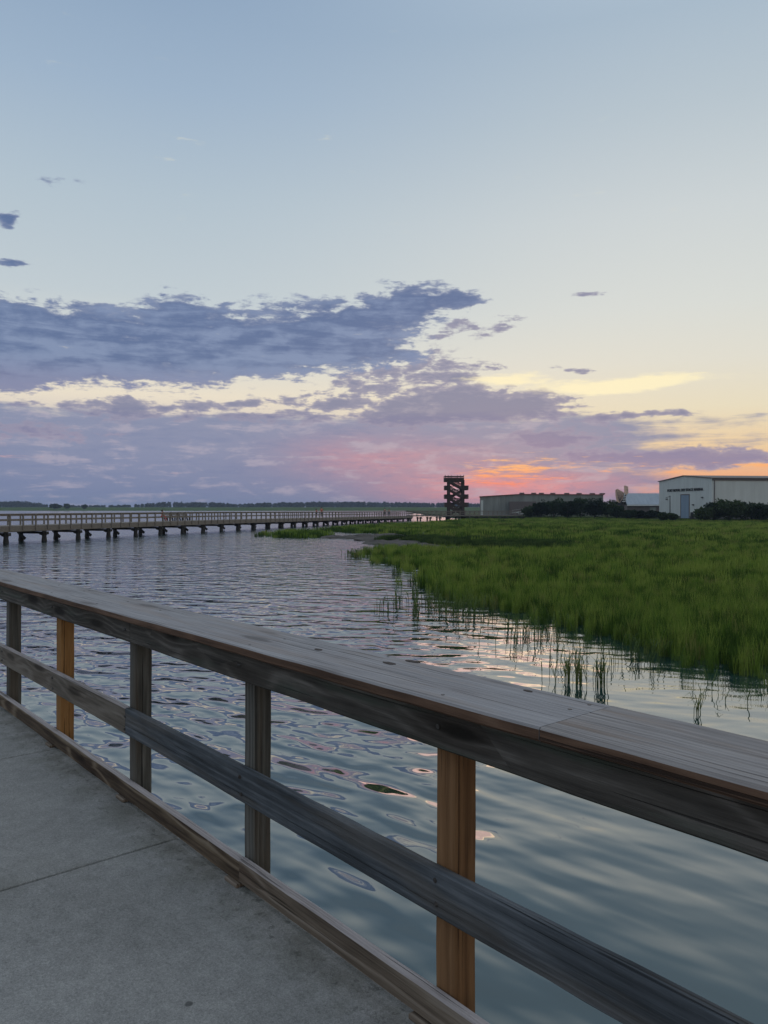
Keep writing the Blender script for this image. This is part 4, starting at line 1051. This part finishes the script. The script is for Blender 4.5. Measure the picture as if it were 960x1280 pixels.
# clear sky: two vertical ramps, left and right of the sunset
es = lambda py, px=480: el_of(py, px)/1.2
eln = (el/1.2).clamp()
def rp_(L): return ramp(t, eln, L)
ces = es

cold = rp_([(0, lin(126,128,160)), (es(600), lin(140,142,172)), (es(545), lin(200,190,190)), (es(500), lin(234,223,203)), (es(450), lin(214,216,211)), (es(380), lin(193,204,210)), (es(260), lin(178,194,206)), (es(130), lin(158,179,201)), (es(0), lin(143,166,192)), (.62, lin(186,205,225)), (1, lin(214,224,236))])  # unseen zenith stops raised above the visible sky to lift the foreground light
warm = rp_([(0, lin(226,140,130)), (es(600,860), lin(238,170,128)), (es(560,860), lin(234,204,162)), (es(510,860), lin(231,220,192)), (es(450,860), lin(224,221,208)), (es(380,860), lin(216,219,214)), (es(260,860), lin(204,211,213)), (es(130,860), lin(184,197,206)), (es(0,860), lin(168,186,202)), (.62, lin(190,207,224)), (1, lin(214,224,236))])  # zenith end, out of view, brightened likewise for the foreground
side = smooth(az, ae(180,500)[0], ae(900,500)[0])
sky = mix(t, side, cold, warm)
PINK = lin(226,146,150); SLATE = lin(88,109,150); MAUVE = lin(131,140,170)
sunp = blobs([(600,613,110,22,1.0),(445,572,85,26,.40),(560,572,110,22,.32),(720,606,90,18,.45)], P0).clamp()
# low veil of cloud
vd = smooth(el, el_of(500), el_of(545)) * smooth(az, ae(660,560)[0], ae(900,560)[0], 1.0, .30)
veil = smooth(vd + (fs-.5)*1.0 + (fb-.5)*.5, .22, .62)
sunq = (sunp*smooth((fs-.5)*1.8 + (fb-.5)*.8 + .5, .1, .75, .45, 1.0)).clamp()
vcol = mix(t, sunq, mix(t, smooth(el, el_of(635), el_of(560)), lin(118,131,164), MAUVE), PINK)
vcol = mix(t, smooth((ff-.5)*.6 + (fs-.5)*1.8 + .5, .45, .85)*.55, vcol, lin(114,128,164))
vcol = mix(t, smooth((fb-.5)*1.2 - (fs-.5)*1.5 + .5, .50, .80)*.5, vcol, lin(186,176,190))
sky = mix(t, veil*.93, sky, vcol)
# mid grey clouds, right and centre
D2 = blobs([(575,503,85,22,1.05),(650,506,70,18,.95),(480,524,80,16,.7),(520,440,70,22,.42),(440,490,60,14,.42),(690,547,75,13,1.15),(800,521,80,8,.85),(860,575,150,16,1.1),(730,575,60,9,.5),(160,512,60,9,.5),(255,500,50,7,.5),(330,520,120,10,.6),(40,540,120,22,.7),
             (600,455,60,9,.4),(640,405,40,12,.42),(470,470,90,14,.5),(560,470,50,12,.5),(60,503,60,9,.5),(170,508,60,8,.5),(300,503,60,9,.5),(410,500,60,10,.55),(735,362,40,5,.55),(715,458,30,5,.5),(580,412,60,10,.45)])
d2 = D2 + ((fb-.5)*1.9 + (ff-.5)*1.0 + (fs-.5)*1.1)*(D2*2.6).clamp()
a2 = smooth(d2, .34, .70)
c2 = mix(t, sunp*.45, mix(t, smooth(el, el_of(590), el_of(500)), lin(134,128,160), lin(116,124,156)), lin(198,138,156))
c2 = mix(t, smooth(d2, .55, 1.05)*.8, mix(t, .35, c2, lin(190,180,190)), c2)
sky = mix(t, a2*.92, sky, c2)
# main bank on the left
D1 = blobs([(-90,425,130,55,1.3),(50,432,95,46,1.05),(160,440,80,44,.85),(250,430,80,46,.85),(345,430,85,42,.9),(440,412,70,42,.95),(530,381,60,22,1.0),(592,381,24,13,.6),(485,445,60,22,.5),
             (215,382,30,16,.4),(5,265,18,15,.95),(15,331,30,7,.75),(75,225,45,14,.33),(100,380,40,10,.3)])
d1 = D1 + ((fb-.5)*1.6 + (ff-.5)*.8 + (fs-.5)*1.3)*(D1*2.6).clamp()
a1 = smooth(d1, .34, .64)
c1 = mix(t, smooth((fs-.5)*1.6 + (fb-.5)*1.2 + .5 + (el - el_of(415))*-3.0, .30, .85), SLATE, lin(124,141,175))
c1 = mix(t, smooth(d1, .9, .42)*.6, c1, lin(150,158,182))
c1 = mix(t, smooth(el, el_of(455), el_of(500))*.55, c1, lin(128,126,160))
sky = mix(t, a1*.95, sky, c1)
# lit streaks
YL = blobs([(640,474,50,10,.8),(735,487,85,9,.75),(790,480,85,9,.7),(835,470,50,7,.45)], P0) + (fs-.5)*1.6 + (ff-.5)*.6
sky = mix(t, smooth(YL, .26, .85)*.97, sky, lin(252,240,200))
ST = blobs([(650,582,95,20,.74),(610,602,110,13,.5),(890,587,80,10,.42),(960,580,50,8,.62),(790,580,80,12,.42),(960,532,70,8,.45),(20,570,45,5,.8),(230,588,70,7,.5),(480,575,80,22,.25)], P0) 
sf = noise(t, vm(t, 'MULTIPLY', P0, (20, 150, 1)), 1.0, 7, .68, .15)
st = smooth(ST*.75 + (sf-.5)*1.9, .42, .82)
stc = mix(t, smooth(el, el_of(618), el_of(575)), lin(248,118,100), lin(255,190,120))
stc = mix(t, smooth(az, ae(300,570)[0], ae(520,570)[0]), lin(214,168,168), stc)
sky = mix(t, st*.92, sky, stc)
# sky behind the camera barely dimmed, kept bright to lift the foreground light
fade = smooth(az.f('COSINE'), .55, -.6, 1.0, .92)
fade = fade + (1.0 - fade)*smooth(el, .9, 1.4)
fv = vm(t, 'SCALE', sky); fv.s.node.inputs['Scale'].default_value = 1; t.links.new(fade.s, fv.s.node.inputs['Scale'])
nv = vm(t, 'SCALE', V(t, ns.outputs[0])); nv.s.node.inputs['Scale'].default_value = .003
sky = vm(t, 'ADD', fv, nv)
below = smooth(dz, -.02, -.10)
sky = mix(t, below, sky, (.05,.06,.07,1))
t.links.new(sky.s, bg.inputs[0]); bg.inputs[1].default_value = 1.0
W.cycles.sampling_method = 'MANUAL'; W.cycles.sample_map_resolution = 1024

sl = bpy.data.lights.new('sun', 'SUN'); so = bpy.data.objects.new('sun', sl); C.objects.link(so)
sl.energy = .06; sl.angle = math.radians(16); sl.color = (1,.62,.42)
sd = Vector((math.sin(SUN_AZ)*math.cos(SUN_EL), math.cos(SUN_AZ)*math.cos(SUN_EL), math.sin(SUN_EL)))
so.rotation_euler = sd.to_track_quat('Z', 'Y').to_euler(); so.location = (20, 60, 30)

S.view_settings.view_transform = 'Standard'; S.view_settings.look = 'None'; S.view_settings.exposure = 0; S.view_settings.gamma = 1
S.render.engine = 'CYCLES'; S.cycles.use_denoising = True; S.cycles.max_bounces = 6; S.cycles.transparent_max_bounces = 4; S.cycles.caustics_reflective = False
